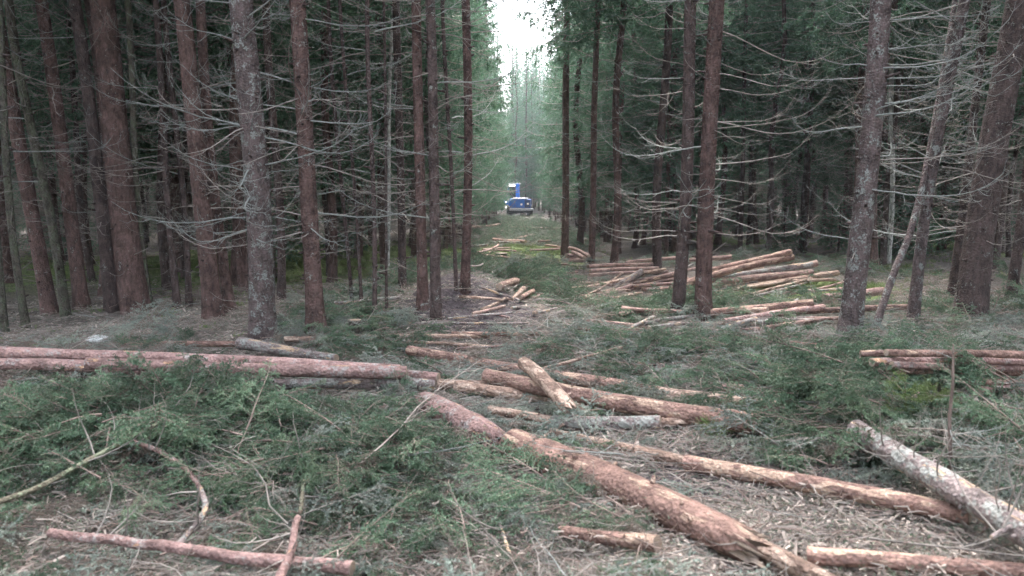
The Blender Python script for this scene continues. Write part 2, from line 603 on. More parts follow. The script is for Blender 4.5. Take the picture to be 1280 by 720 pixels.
def make_spray(rng, L=.7, dens=.85, nl=.020, nw=.0085, matn=0, bare=.15):
    """a cut spruce branch lying along +X: stem, side twigs, needles"""
    mb = MB()
    stem = polyline((0, 0, 0), (1, 0, .15), L, 7, rng, .25, .25, .1)
    mb.tube(stem, np.linspace(.0075, .002, 8), 4, False, 1)
    nt = int(L * 26)
    P, T = along(stem, int(L * 190 * dens), bare, 1, rng)
    needles(mb, P, T, nl, nw, rng, mi=matn)
    Q, TT = along(stem, nt, .12, .97, rng)
    for k in range(nt):
        f = k / nt
        side = 1 if k % 2 else -1
        l2 = L * (.42 * (1 - f) + .08) * rng.uniform(.7, 1.2)
        t = TT[k]
        sd = np.cross(t, (0, 0, 1.0)); sd /= np.linalg.norm(sd)
        d = t * .75 + sd * side * .85 + np.array((0, 0, rng.uniform(-.25, .25)))
        tw = polyline(Q[k], d, l2, 4, rng, .35, .25)
        mb.tube(tw, np.linspace(.0032, .0013, 5), 3, False, 1)
        P, T = along(tw, int(l2 * 260 * dens), .03, 1, rng)
        needles(mb, P, T, nl, nw, rng, mi=matn)
        if l2 > .14:
            n3 = int(l2 * 22)
            Q3, T3 = along(tw, n3, .2, .9, rng)
            for j in range(n3):
                s3 = np.cross(T3[j], (0, 0, 1.0))
                d3 = T3[j] * .8 + s3 * (1 if j % 2 else -1) * .8 + np.array((0, 0, rng.uniform(-.2, .2)))
                l3 = l2 * .38 * rng.uniform(.6, 1.2)
                tw3 = polyline(Q3[j], d3, l3, 2, rng, .3, .2)
                P, T = along(tw3, int(l3 * 250 * dens) + 2, 0, 1, rng)
                needles(mb, P, T, nl, nw, rng, mi=matn)
    return mb


def make_dead(rng, L=1.6, r0=.012, sub=7, sides=5, n=9, sub_l=.28, droop=.5, lift=.85, flat=False, twist=.3, sub2=True):
    """a bare dead branch along +X: sags, then curls up at the tip"""
    mb = MB()
    st = polyline((0, 0, 0), (1, rng.normal() * .12, .12 if not flat else .03), L, n, rng, droop, twist, lift)
    if flat: st[:, 2] *= .35
    mb.tube(st, np.linspace(r0, r0 * .22, n + 1), sides, False, 0)
    Q, TT = along(st, sub, .22, .97, rng)
    for k in range(sub):
        t = TT[k]
        sd = np.cross(t, (0, 0, 1.0)); sd /= np.linalg.norm(sd) + 1e-9
        d = t * rng.uniform(.5, 1.1) + sd * rng.choice((-1, 1)) * rng.uniform(.4, 1) + np.array((0, 0, rng.uniform(-.35, .15) * (0.3 if flat else 1)))
        l2 = sub_l * L * rng.uniform(.4, 1.2)
        tw = polyline(Q[k], d, l2, 4, rng, .5 if not flat else .05, .5, .8 if not flat else .05)
        mb.tube(tw, np.linspace(r0 * .35, r0 * .12, 5), 3, False, 0)
        if sub2 and l2 > .25 and rng.random() < .6:
            Q2, T2 = along(tw, 2, .3, .8, rng)
            for j in range(2):
                tw2 = polyline(Q2[j], T2[j] + rng.normal(size=3) * .5, l2 * .4, 2, rng, .3, .3, .5)
                mb.tube(tw2, np.linspace(r0 * .2, r0 * .1, 3), 3, False, 0)
    return mb


rg = np.random.default_rng(21)
DEAD = [make_dead(rg, 1.5 + .3 * rg.random(), .0095, int(rg.integers(4, 10)), 5).mesh('dead_branch', M['twig_grey']) for _ in range(9)]
DEAD += [make_dead(rg, 1.6, .0115, int(rg.integers(8, 14)), 5).mesh('dead_branch', M['twig_lichen']) for _ in range(4)]
DEAD_SHORT = [make_dead(rg, .55, .007, int(rg.integers(1, 5)), 4, 5).mesh('dead_branch', M['twig_grey']) for _ in range(5)]


def rot_soup(mesh_mb, mat):
    return mesh_mb


def dead_set(rng, h0, h1, count, Lr=(0.7, 1.8), rtrunk=.1):
    """all the fine dead branches of one farther tree in one part"""
    mb = MB()
    for k in range(count):
        z = rng.uniform(h0, h1)
        a = rng.uniform(0, 2 * PI)
        L = rng.uniform(*Lr)
        d0 = np.array((math.cos(a), math.sin(a), .1))
        p0 = np.array((math.cos(a) * rtrunk * .7, math.sin(a) * rtrunk * .7, z))
        st = polyline(p0, d0, L, 5, rng, rng.uniform(.3, .7), .35, rng.uniform(.4, 1.0))
        mb.tube(st, np.linspace(.0095, .003, 6), 3, False, 0)
        ns = 5
        Q, TT = along(st, ns, .2, .97, rng)
        for j in range(ns):
            d = TT[j] + rng.normal(size=3) * .7
            d[2] -= .2
            tw = polyline(Q[j], d, L * rng.uniform(.15, .4), 2, rng, .4, .4, .6)
            mb.tube(tw, (.004, .003, .002), 3, False, 0)
    return mb


def make_crown(rng, base, top, rad, dens=1.0, nl=.085, nw=.030):
    mb = MB()
    H = top - base
    nb = int(150 * dens * H / 14)
    for k in range(nb):
        u = (k + rng.random()) / nb
        z = base + H * (u ** 1.05)
        a = k * 2.39996 + rng.normal() * .4
        prof = (1 - u) ** .75 * min(1.0, .55 + u * 4)
        L = rad * prof * rng.uniform(.65, 1.2) + .15
        dz = .25 if u > .7 else -.1
        st = polyline((0, 0, z), (math.cos(a), math.sin(a), dz + .1), L, 5, rng, .45 * (1 - u) + .1, .2, .55)
        mb.tube(st, np.linspace(.018 * (1 - u) + .006, .004, 6), 3, False, 1)
        nt = max(4, int(L * 15))
        Q, TT = along(st, nt, .12, 1.0, rng)
        for j in range(nt):
            t = TT[j]
            sd = np.cross(t, (0, 0, 1.0)); sd /= np.linalg.norm(sd) + 1e-9
            d = t * .6 + sd * (1 if j % 2 else -1) * rng.uniform(.4, .9) + np.array((0, 0, -rng.uniform(.25, 1.0) * (1 - .7 * u)))
            l2 = rng.uniform(.18, .5) * (0.5 + .6 * (1 - u)) * min(1, L)
            tw = polyline(Q[j], d, l2, 3, rng, .5, .2)
            P, T = along(tw, int(6 + l2 * 26), 0, 1, rng)
            needles(mb, P, T, nl, nw, rng, .75, mi=0)
    return mb


def trunk_mb(rng, H, r, sides=14, rings=34, flare=1.45, wob=.04, stubs=0, top_r=.02):
    mb = MB()
    zs = H * np.linspace(0, 1, rings) ** 1.5
    zs = np.concatenate([[-.35], zs])
    ang = np.linspace(0, 2 * PI, sides, endpoint=False)
    lob = 1 + .10 * np.cos(ang * 5 + rng.uniform(0, 6)) + .07 * np.cos(ang * 3 + rng.uniform(0, 6))
    wx = rng.normal(size=3) * wob; wy = rng.normal(size=3) * wob
    V = []
    for z in zs:
        f = max(z, 0) / H
        rr = (r * (1 - f) ** .8 + top_r * f)
        fl = 1 + (flare - 1) * math.exp(-max(z, -.1) / .28)
        k = math.exp(-max(z, 0) / .35)
        rad = rr * fl * (lob * k + (1 - k)) * (1 + rng.normal(size=sides) * .018)
        ox = sum(wx[i] * math.sin((i + 1) * z * .35) for i in range(3)); oy = sum(wy[i] * math.sin((i + 1) * z * .35) for i in range(3))
        V.append(np.stack([np.cos(ang) * rad + ox, np.sin(ang) * rad + oy, np.full(sides, z)], -1))
    V = np.concatenate(V)
    n = len(zs)
    i = np.arange(n - 1)[:, None] * sides; k = np.arange(sides)[None]; k2 = (k + 1) % sides
    Q = np.stack([i + k, i + k2, i + sides + k2, i + sides + k], -1).reshape(-1, 4)
    mb.add(V, quads=Q, mi=0)
    for s_ in range(stubs):
        z = rng.uniform(.5, 6.5); a = rng.uniform(0, 2 * PI)
        rr = r * (1 - z / H) ** .8
        ox = sum(wx[i_] * math.sin((i_ + 1) * z * .35) for i_ in range(3)); oy = sum(wy[i_] * math.sin((i_ + 1) * z * .35) for i_ in range(3))
        d = Vector((math.cos(a), math.sin(a), rng.uniform(-.1, .3)))
        p = Vector((ox, oy, z)) + d * (rr * .8)
        ln = rng.uniform(.03, .06) if rng.random() < .75 else rng.uniform(.08, .2)
        mb.tube([p, p + d * (rr * .22 + ln * .5), p + d * (rr * .25 + ln)], (.021, .014, .008), 6, True, 1)
    return mb, (wx, wy)


CROWNS = []
for (b, tp, rd) in ((5.2, 22, 2.5), (4.0, 20, 2.4), (2.8, 19, 2.4), (6.2, 23, 2.4), (3.4, 17, 1.7), (2.0, 20, 2.1), (1.4, 17, 1.9), (2.5, 23, 2.0), (2.0, 21, 1.8)):
    CROWNS.append(make_crown(rg, b, tp, rd, .42 if b in (2.5, 2.0) and tp != 20 else 1.0).mesh('crown', [M['needles'], M['twig_grey']]))
DSETS = [dead_set(rg, .9, 7.5, 85, (.6, 1.7)).mesh('dead_branches', M['twig_grey']),
         dead_set(rg, .7, 6.0, 75, (.6, 1.6)).mesh('dead_branches', M['twig_grey']),
         dead_set(rg, .8, 5.2, 70, (.5, 1.5)).mesh('dead_branches', M['twig_grey']),
         dead_set(rg, 1.2, 9.0, 90, (.7, 1.8)).mesh('dead_branches', M['twig_grey']),
         dead_set(rg, .4, 6.5, 80, (.4, 1.3)).mesh('dead_branches', M['twig_grey']),
         dead_set(rg, .4, 3.5, 40, (.4, 1.3)).mesh('dead_branches', M['twig_grey']),
         dead_set(rg, .3, 3.0, 35, (.4, 1.2)).mesh('dead_branches', M['twig_grey'])]
DSETS += [DSETS[5], DSETS[6]]
for m_ in CROWNS: print('crown tris', len(m_.polygons))
TRUNKS = []
for k, (H, r, mt) in enumerate(((22, .125, 'trunk_red'), (20, .10, 'trunk_dark'), (19, .115, 'trunk_red'), (23, .15, 'trunk_dark'), (17, .07, 'trunk_dark'), (20, .12, 'trunk_red'), (17, .09, 'trunk_red'), (23, .12, 'trunk_dark'), (21, .11, 'trunk_dark'))):
    TRUNKS.append(trunk_mb(rg, H, r, 10, 20, 1.4, .05)[0].mesh('trunk', [M[mt], M['twig_brown']]))

# ---------------------------------------------------------------- named trees of the photograph
TREES_XY = []


def hand_tree(xt, yt, xb, yb, w, mat, label, crown=0, nb=14, stubs=26, side=0, group=None, H=None, blen=1.0, zr=(1.2, 6.0), short=6, pale=False):
    """a tree whose stem the photo shows from (xt, yt) down to its foot (xb, yb), w pixels thick"""
    foot = at(xb, yb)
    dep = foot.y
    topp = at_depth(xt, yt, dep)
    ax = (topp - foot).normalized()
    ax = Vector((ax.x, rg.normal() * .008, ax.z)).normalized()
    r = max(.02, w / 2000 * dep * math.cos(PITCH)) * .94
    if dep < 36: crown = 3
    cr, ctop = CROWNS[crown], (22, 20, 19, 23, 17, 20, 17)[crown]
    Hh = H or ctop
    t = empty('spruce_tree', foot)
    t.rotation_euler = ax.to_track_quat('Z', 'Y').to_euler()
    tag(t, label, 'tree', group)
    sides = 22 if w > 15 else 12
    tm, wob = trunk_mb(rg, Hh, r, sides, 44, 1.3, .018 if w > 14 else .03, stubs + (24 if w > 20 else 0))
    link('trunk', tm.mesh('trunk', [M[mat], M['trunk_dark']]), t)
    if crown is not None and H is None:
        c = link('crown', cr, t); c.rotation_euler.z = rg.uniform(0, 6.28)
    for k in range(int(nb * 1.9)):
        z = rg.uniform(*zr)
        a = rg.uniform(0, 2 * PI) if side == 0 or rg.random() < .25 else (0 if side > 0 else PI) + rg.normal() * .6
        me = DEAD[int(rg.integers(0, len(DEAD)))] if not (pale or mat == 'trunk_lichen') or rg.random() < .4 else DEAD[9 + int(rg.integers(0, 4))]
        rr = r * (1 - z / Hh) ** .8 * .8
        b = link('dead_branch', me, t)
        b.location = (math.cos(a) * rr, math.sin(a) * rr, z)
        sc = rg.uniform(.5, 1.1) * blen
        b.rotation_euler = Euler((rg.uniform(-.5, .5), rg.uniform(-.25, .25), a))
        b.scale = (sc, sc, sc)
    for k in range(short):
        z = rg.uniform(.4, 5.5); a = rg.uniform(0, 2 * PI)
        rr = r * (1 - z / Hh) ** .8 * .85
        b = link('dead_branch', DEAD_SHORT[int(rg.integers(0, 5))], t)
        b.location = (math.cos(a) * rr, math.sin(a) * rr, z)
        b.rotation_euler = Euler((rg.uniform(-1, 1), rg.uniform(-.4, .4), a))
    TREES_XY.append((foot.x, foot.y))
    return t


HT = [
 # left side, near
 (-8, 230, 4, 418, 11, 'trunk_moss', 'thin mossy trunk cut by the left edge of the photo', 1, 5),
 (2, 100, 33, 416, 10, 'trunk_moss', 'thin grey-green leaning trunk, second from the left edge', 4, 6),
 (5, 60, 62, 392, 19, 'trunk_red', 'red-brown trunk leaning inward between two thin mossy trunks at far left', 0, 10),
 (15, 0, 82, 396, 12, 'trunk_moss', 'slim green-tinged leaning trunk just right of the leftmost red-brown trunk', 1, 8),
 (50, 0, 102, 386, 18, 'trunk_red', 'medium reddish trunk in the far left group, just right of the slim mossy trunk', 3, 9),
 (93, 0, 140, 386, 17, 'trunk_dark', 'dark trunk right behind the thickest reddish trunk on the left', 0, 8),
 (127, 0, 168, 388, 36, 'trunk_red', 'thickest smooth red-brown trunk of the left group, studded with dark knots', 3, 3),
 (226, 0, 268, 400, 24, 'trunk_red', 'clean red-brown knotty trunk between the thickest left trunk and the lichen-covered one', 0, 6),
 (303, 0, 328, 424, 34, 'trunk_lichen', 'big trunk covered in grey lichen flakes, nearest tree on the left', 3, 26),
 (370, 0, 396, 416, 23, 'trunk_red', 'reddish trunk with many dead side branches just right of the lichen-covered trunk', 0, 24),
 # left side, second row
 (162, 40, 187, 386, 9, 'trunk_moss', 'thin stem with orange streaks beside the thickest left trunk', 4, 10),
 (196, 60, 222, 388, 9, 'trunk_dark', 'thin dark stem midway between the thickest left trunk and the knotty one', 4, 10),
 (216, 80, 236, 384, 8, 'trunk_dark', 'dark thin stem tight behind the knotty red-brown trunk on its left', 4, 8),
 (262, 120, 287, 388, 14, 'trunk_red', 'reddish trunk half hidden behind the knotty red-brown trunk', 1, 10),
 (340, 100, 352, 378, 11, 'trunk_dark', 'dark trunk showing between the lichen-covered trunk and its right neighbour', 1, 12),
 (427, 150, 441, 388, 5, 'trunk_dark', 'very thin stem right of the branchy reddish trunk, left one of a pair', 4, 7),
 (438, 180, 452, 390, 4.5, 'trunk_dark', 'very thin stem right of the branchy reddish trunk, right one of a pair', 4, 7),
 (466, 0, 468, 404, 6, 'trunk_dark', 'very thin straight stem behind the small cut stump', 4, 10),
 (482, 320, 483, 392, 3, 'trunk_dark', 'short broken dead stick of a tree in front of the mossy wood, left of centre', 4, 2),
 (497, 60, 503, 376, 11, 'trunk_dark', 'slender dark trunk left of the close pair by the mud mound', 1, 14),
 (526, 30, 529, 384, 14, 'trunk_red', 'red-brown trunk of the close pair by the mud mound, left one', 0, 14),
 (540, 0, 545, 398, 14, 'trunk_dark', 'dark rough trunk of the close pair by the mud mound, right one', 3, 16),
 (563, 120, 570, 362, 5, 'trunk_dark', 'thin stem tucked between the close pair and the lone trunk left of the strip', 4, 7),
 (582, 0, 581, 363, 12, 'trunk_red', 'lone straight reddish trunk on the left edge of the cut strip behind the mud mound', 1, 12),
 (608, 90, 606, 289, 8, 'trunk_red', 'slim trunk at the left edge of the strip, just left of the blue machine', 2, 8),
 (621, 110, 619, 274, 5, 'trunk_dark', 'thin trunk almost touching the blue machine, left edge of the strip', 2, 6),
 # right side
 (709, 40, 706, 322, 10, 'trunk_red', 'straight trunk standing by the little heap of logs right of the strip', 1, 12),
 (726, 120, 723, 292, 7, 'trunk_dark', 'thin dark trunk behind the little heap of logs right of the strip', 2, 10),
 (744, 60, 739, 334, 9, 'trunk_red', 'slim reddish trunk at the left end of the right-hand log piles', 2, 12),
 (776, 20, 767, 334, 10, 'trunk_red', 'tapering reddish trunk rising through the left end of the log piles', 1, 14),
 (832, 60, 822, 342, 12, 'trunk_dark', 'brown trunk standing behind the log pile, left of the dark foreground trunk', 2, 14),
 (862, 0, 846, 402, 17, 'trunk_dark', 'dark straight trunk in front of the log pile, left of the knotty grey-brown one', 0, 16),
 (896, 0, 878, 403, 22, 'trunk_red', 'knotty grey-brown trunk in front of the log pile, mid right', 3, 20),
 (929, 160, 925, 312, 6, 'trunk_dark', 'thin dark trunk behind the high ends of the log pile', 4, 10),
 (985, 90, 981, 308, 9, 'trunk_dark', 'slender trunk behind the top right end of the log pile', 2, 12),
 (1013, 100, 1005, 316, 8, 'trunk_dark', 'dark slender trunk just past the right end of the log pile', 2, 12),
 (1086, 0, 1070, 330, 13, 'trunk_red', 'reddish trunk hidden close behind the big rough trunk on the right', 0, 6),
 (1099, 0, 1060, 432, 29, 'trunk_lichen', 'big rough leaning trunk with flaky grey bark, most prominent tree on the right', 3, 22),
 (1120, 160, 1104, 330, 9, 'trunk_dark', 'dim trunk between the big rough trunk and the crooked leaning stem', 1, 12),
 (1192, 80, 1141, 406, 15, 'trunk_lichen', 'lichen-flecked leaning trunk crossing behind the crooked leaning stem', 1, 18),
 (1238, 0, 1190, 372, 11, 'trunk_dark', 'slim dark trunk left of the widest dark trunk near the right edge', 4, 14),
 (1277, 0, 1212, 402, 38, 'trunk_dark', 'widest dark trunk near the right edge, rising from a tangle of dead twigs', 3, 34),
 (1300, 60, 1262, 385, 14, 'trunk_dark', 'dark trunk at the very right edge of the photo', 1, 16),
]
for h_ in HT:
    hand_tree(*h_)
for k, (px, py, w) in enumerate(((1110, 330, 7), (484, 352, 5), (417, 335, 4), (640, 262, 3))):
    lab = ('white-stemmed birch in the dark wood right of the big rough trunk', 'pale birch stem streaked white behind the slender dark trunk left of centre',
           'thin white birch stem deep in the left wood beside a branchy trunk', 'thin pale stem near the blue machine at the end of the strip')[k]
    if k < 3:
        hand_tree(px + 6, 120, px, py, w, 'trunk_birch', lab, 4, 5, 3, short=0)

# crooked leaning stem on the right
f = at(1090, 424)
pts = [f + Vector((0, 0, -.2))]
for (px, py) in ((1092, 418), (1104, 380), (1120, 335), (1136, 298), (1152, 240), (1164, 180), (1176, 110), (1188, 40), (1200, -40), (1214, -140)):
    pts.append(at_depth(px, py, f.y + .012 * (420 - py) * .3))
t = empty('leaning_tree', f)
tag(t, 'thin crooked grey stem leaning right in front of the dark trunks', 'tree')
mb = MB(); mb.tube([p - f for p in pts], [.07, .055, .05, .046, .044, .042, .04, .037, .034, .032, .026], 14, True, 0, .06, rg)
link('trunk', mb.mesh('trunk', M['trunk_lichen']), t)
for k in range(16):
    i = int(rg.integers(3, 10)); p = pts[i].lerp(pts[i - 1], rg.random()) - f
    b = link('dead_branch', DEAD[int(rg.integers(0, 13))] if k % 2 else DEAD_SHORT[k % 5], t); b.location = p
    b.rotation_euler = (rg.uniform(-.5, .5), rg.uniform(-.3, .3), rg.uniform(0, 6.28)); b.scale = (.6, .6, .6)
TREES_XY.append((f.x, f.y))

# ---------------------------------------------------------------- the rest of the wood
def tree_proto_copy(k, loc, rz, sc, name='spruce_tree', label='', group='', dead=True):
    t = empty(name, loc)
    t.rotation_euler = (rg.normal() * .012, rg.normal() * .012, rz)
    t.scale = (sc, sc, sc)
    tag(t, label, 'tree', group)
    link('trunk', TRUNKS[k], t)
    link('crown', CROWNS[k], t)
    if dead:
        d = link('dead_branches', DSETS[k], t); d['kind'] = 'stuff'
    return t


def allowed(x, y):
    px = 640 + 1000 * x / y
    if y < 13.4: return False
    if x < 0:
        if px > 560 and y < 30: return False
        if y < 17 and px > 470: return False
        return x < -1.9 - .01 * max(0, y - 40)
    if y < 26 and px < 1050: return False
    if y < 19: return False
    return x > 2.5 + .02 * max(0, y - 30)


fill = []
tries = 0
for side in (-1, 1):
    y = 21.0 if side < 0 else 27.0
    while y < 92:
        x = side * (((1.75 if y < 40 else 1.15) if side < 0 else 3.3) + .006 * y + rg.uniform(0, 1.9))
        if all((x - a) ** 2 + (y - b) ** 2 > 1.1 ** 2 for a, b in TREES_XY):
            TREES_XY.append((x, y)); fill.append((x, y))
        y += rg.uniform(.9, 2.4)
while len(fill) < 232 and tries < 40000:
    tries += 1
    y = 13.4 + 30 * rg.random() ** .85
    x = rg.uniform(-.70, .70) * y
    if not allowed(x, y): continue
    if all((x - a) ** 2 + (y - b) ** 2 > 1.15 ** 2 for a, b in TREES_XY):
        TREES_XY.append((x, y)); fill.append((x, y))
for (x, y) in fill:
    if y > 66: continue
    edge = (x < 0 and x > -4.9) or (x > 0 and x < 6)
    k = int(rg.choice([5, 6, 5, 2, 6] if y > 26 else [2, 1, 2, 5])) if edge else int(rg.choice([0, 1, 1, 2, 4, 4, 2, 0]))
    if x < 0:
        lab, grp = (('green spruce lining the left edge of the cut strip', 'spruces lining the left edge of the strip') if edge else
                    ('slender spruce in the crowded dark wood left of the strip', 'spruces crowded in the wood on the left'))
    else:
        lab, grp = (('green spruce lining the right edge of the cut strip', 'spruces lining the right edge of the strip') if edge else
                    ('slender spruce in the crowded dark wood right of the strip', 'spruces crowded in the wood on the right'))
    tree_proto_copy(k, (x, y, float(G(x, y)) - .03), rg.uniform(0, 6.28), rg.uniform(.85, 1.12), label=lab, group=grp)
# beyond the machine, closing the strip
n = 0
while n < 46:
    y = 103 + 70 * rg.random() ** 1.5; x = rg.uniform(-.055, .085) * y
    if all((x - a) ** 2 + (y - b) ** 2 > 2.2 ** 2 for a, b in TREES_XY):
        TREES_XY.append((x, y)); n += 1
        tree_proto_copy(int(rg.choice([7, 0, 5, 1, 8, 5])), (x, y, float(G(x, y))), rg.uniform(0, 6.28), rg.uniform(.85, 1.15),
                        label='hazy pale spruce closing the far end of the strip beyond the blue machine', group='hazy spruces beyond the machine')

# tall full-crowned ones in the gap itself
n = 0; tries = 0
while n < 30 and tries < 4000:
    tries += 1
    y = rg.uniform(104, 140); x = rg.uniform(-.002, .062) * y
    if all((x - a) ** 2 + (y - b) ** 2 > 1.1 ** 2 for a, b in TREES_XY):
        TREES_XY.append((x, y)); n += 1
        tree_proto_copy(int(rg.choice([0, 5, 1, 5])), (x, y, float(G(x, y))), rg.uniform(0, 6.28), rg.uniform(1.0, 1.22) * (y / 118) ** .7,
                        label='hazy pale spruce closing the far end of the strip beyond the blue machine', group='hazy spruces beyond the machine')

# young undergrowth spruces in the shade of the wood
YC = [make_crown(rg, .35, h_, r_, 2.6, .06, .022).mesh('crown', [M['needles'], M['twig_brown']]) for h_, r_ in ((3.2, .8), (4.6, 1.0), (2.2, .7))]
YT = [trunk_mb(rg, h_, .03, 7, 8, 1.3, .02, 0, .006)[0].mesh('trunk', [M['trunk_dark'], M['twig_brown']]) for h_ in (3.1, 4.5, 2.1)]
n = 0
while n < 78:
    y = rg.uniform(17, 52)
    x = rg.uniform(-.70, .70) * y
    if not allowed(x, y) or -4.5 < x < 6.5: continue
    if x < 0 and y < 22 and rg.random() < .5: continue
    if all((x - a) ** 2 + (y - b) ** 2 > .5 ** 2 for a, b in TREES_XY):
        n += 1; k = int(rg.integers(0, 3)); sd_ = 'left' if x < 0 else 'right'
        t = empty('young_spruce', (x, y, float(G(x, y)) - .02)); t.rotation_euler.z = rg.uniform(0, 6.28)
        s_ = rg.uniform(.8, 1.25); t.scale = (s_, s_, s_)
        tag(t, 'small young spruce growing in the shade among the trunks on the ' + sd_ + ' side', 'tree', 'young spruces among the trunks on the ' + sd_)
        link('trunk', YT[k], t); link('crown', YC[k], t)

# ---------------------------------------------------------------- geometry-node scatter for what nobody could count
PROTO = {}


def proto_collection(name, meshes):
    col = bpy.data.collections.new(name)
    for i, me in enumerate(meshes):
        o = bpy.data.objects.new('%s_%02d' % (name, i), me)
        col.objects.link(o)
    return col


def scatter(name, pts, rots, scs, idxs, col, label):
    n = len(pts)
    me = bpy.data.meshes.new(name)
    me.vertices.add(n); me.vertices.foreach_set('co', np.asarray(pts, np.float32).ravel())
    a = me.attributes.new('rot', 'FLOAT_VECTOR', 'POINT'); a.data.foreach_set('vector', np.asarray(rots, np.float32).ravel())
    a = me.attributes.new('sc', 'FLOAT', 'POINT'); a.data.foreach_set('value', np.asarray(scs, np.float32).ravel())
    a = me.attributes.new('idx', 'INT', 'POINT'); a.data.foreach_set('value', np.asarray(idxs, np.int32).ravel())
    o = link(name, me); tag(o, label, None, None, 'stuff')
    ng = bpy.data.node_groups.new(name, 'GeometryNodeTree')
    ng.interface.new_socket('Geometry', in_out='INPUT', socket_type='NodeSocketGeometry')
    ng.interface.new_socket('Geometry', in_out='OUTPUT', socket_type='NodeSocketGeometry')
    N = ng.nodes; L = ng.links
    gi = N.new('NodeGroupInput'); go = N.new('NodeGroupOutput')
    ip = N.new('GeometryNodeInstanceOnPoints')
    ci = N.new('GeometryNodeCollectionInfo')
    ci.inputs['Collection'].default_value = col
    ci.inputs['Separate Children'].default_value = True
    ci.inputs['Reset Children'].default_value = True
    ip.inputs['Pick Instance'].default_value = True
    L.new(gi.outputs[0], ip.inputs['Points']); L.new(ci.outputs[0], ip.inputs['Instance'])
    for nm, dt, sock in (('rot', 'FLOAT_VECTOR', 'Rotation'), ('sc', 'FLOAT', 'Scale'), ('idx', 'INT', 'Instance Index')):
        na = N.new('GeometryNodeInputNamedAttribute'); na.data_type = dt; na.inputs['Name'].default_value = nm
        L.new(na.outputs['Attribute'], ip.inputs[sock])
    L.new(ip.outputs[0], go.inputs[0])
    md = o.modifiers.new('scatter', 'NODES'); md.node_group = ng
    return o


# far-off wood, one mass
def whole_tree_mesh(k):
    V = MB()
    return V


far_pts, far_rot, far_sc, far_ix = [], [], [], []
for (x, y) in fill:
    if y > 66:
        far_pts.append((x, y, float(G(x, y)))); far_rot.append((0, 0, rg.uniform(0, 6.28))); far_sc.append(rg.uniform(.85, 1.1)); far_ix.append(int(rg.choice([5, 6])))
tries = 0
while len(far_pts) < 1150 and tries < 30000:
    tries += 1
    y = rg.uniform(52, 165) if len(far_pts) > 430 else rg.uniform(44, 105)
    x = rg.uniform(-.72, .72) * y
    if len(far_pts) > 950: y = rg.uniform(165, 250); x = rg.uniform(-.30, .30) * y
    elif -2.8 - .01 * y < x < 3.6 + .01 * y: continue
    if abs(x) > .45 * y and rg.random() < .4: continue
    far_pts.append((x, y, float(G(x, y)))); far_rot.append((0, 0, rg.uniform(0, 6.28))); far_sc.append(rg.uniform(.85, 1.12)); far_ix.append(int(rg.integers(0, 7)))
# standing wood to either side and behind, outside the picture
for k in range(170):
    s = -1 if k % 2 else 1
    y = rg.uniform(-22, 40)
    x = s * (max(.72 * y, 8.0) + rg.uniform(1.0, 9))
    far_pts.append((x, y, float(G(x, y)))); far_rot.append((0, 0, rg.uniform(0, 6.28))); far_sc.append(rg.uniform(.85, 1.1)); far_ix.append(int(rg.integers(0, 5)))
for nm, meshes in (('distant_forest', None),):
    for part, arr in (('trunks', TRUNKS), ('crowns', CROWNS), ('branches', DSETS)):
        col = proto_collection('far_' + part, arr)
        o = scatter('distant_forest', far_pts, far_rot, far_sc, far_ix, col, 'distant spruce forest filling the depth behind the nearer trunks, its ' + part)

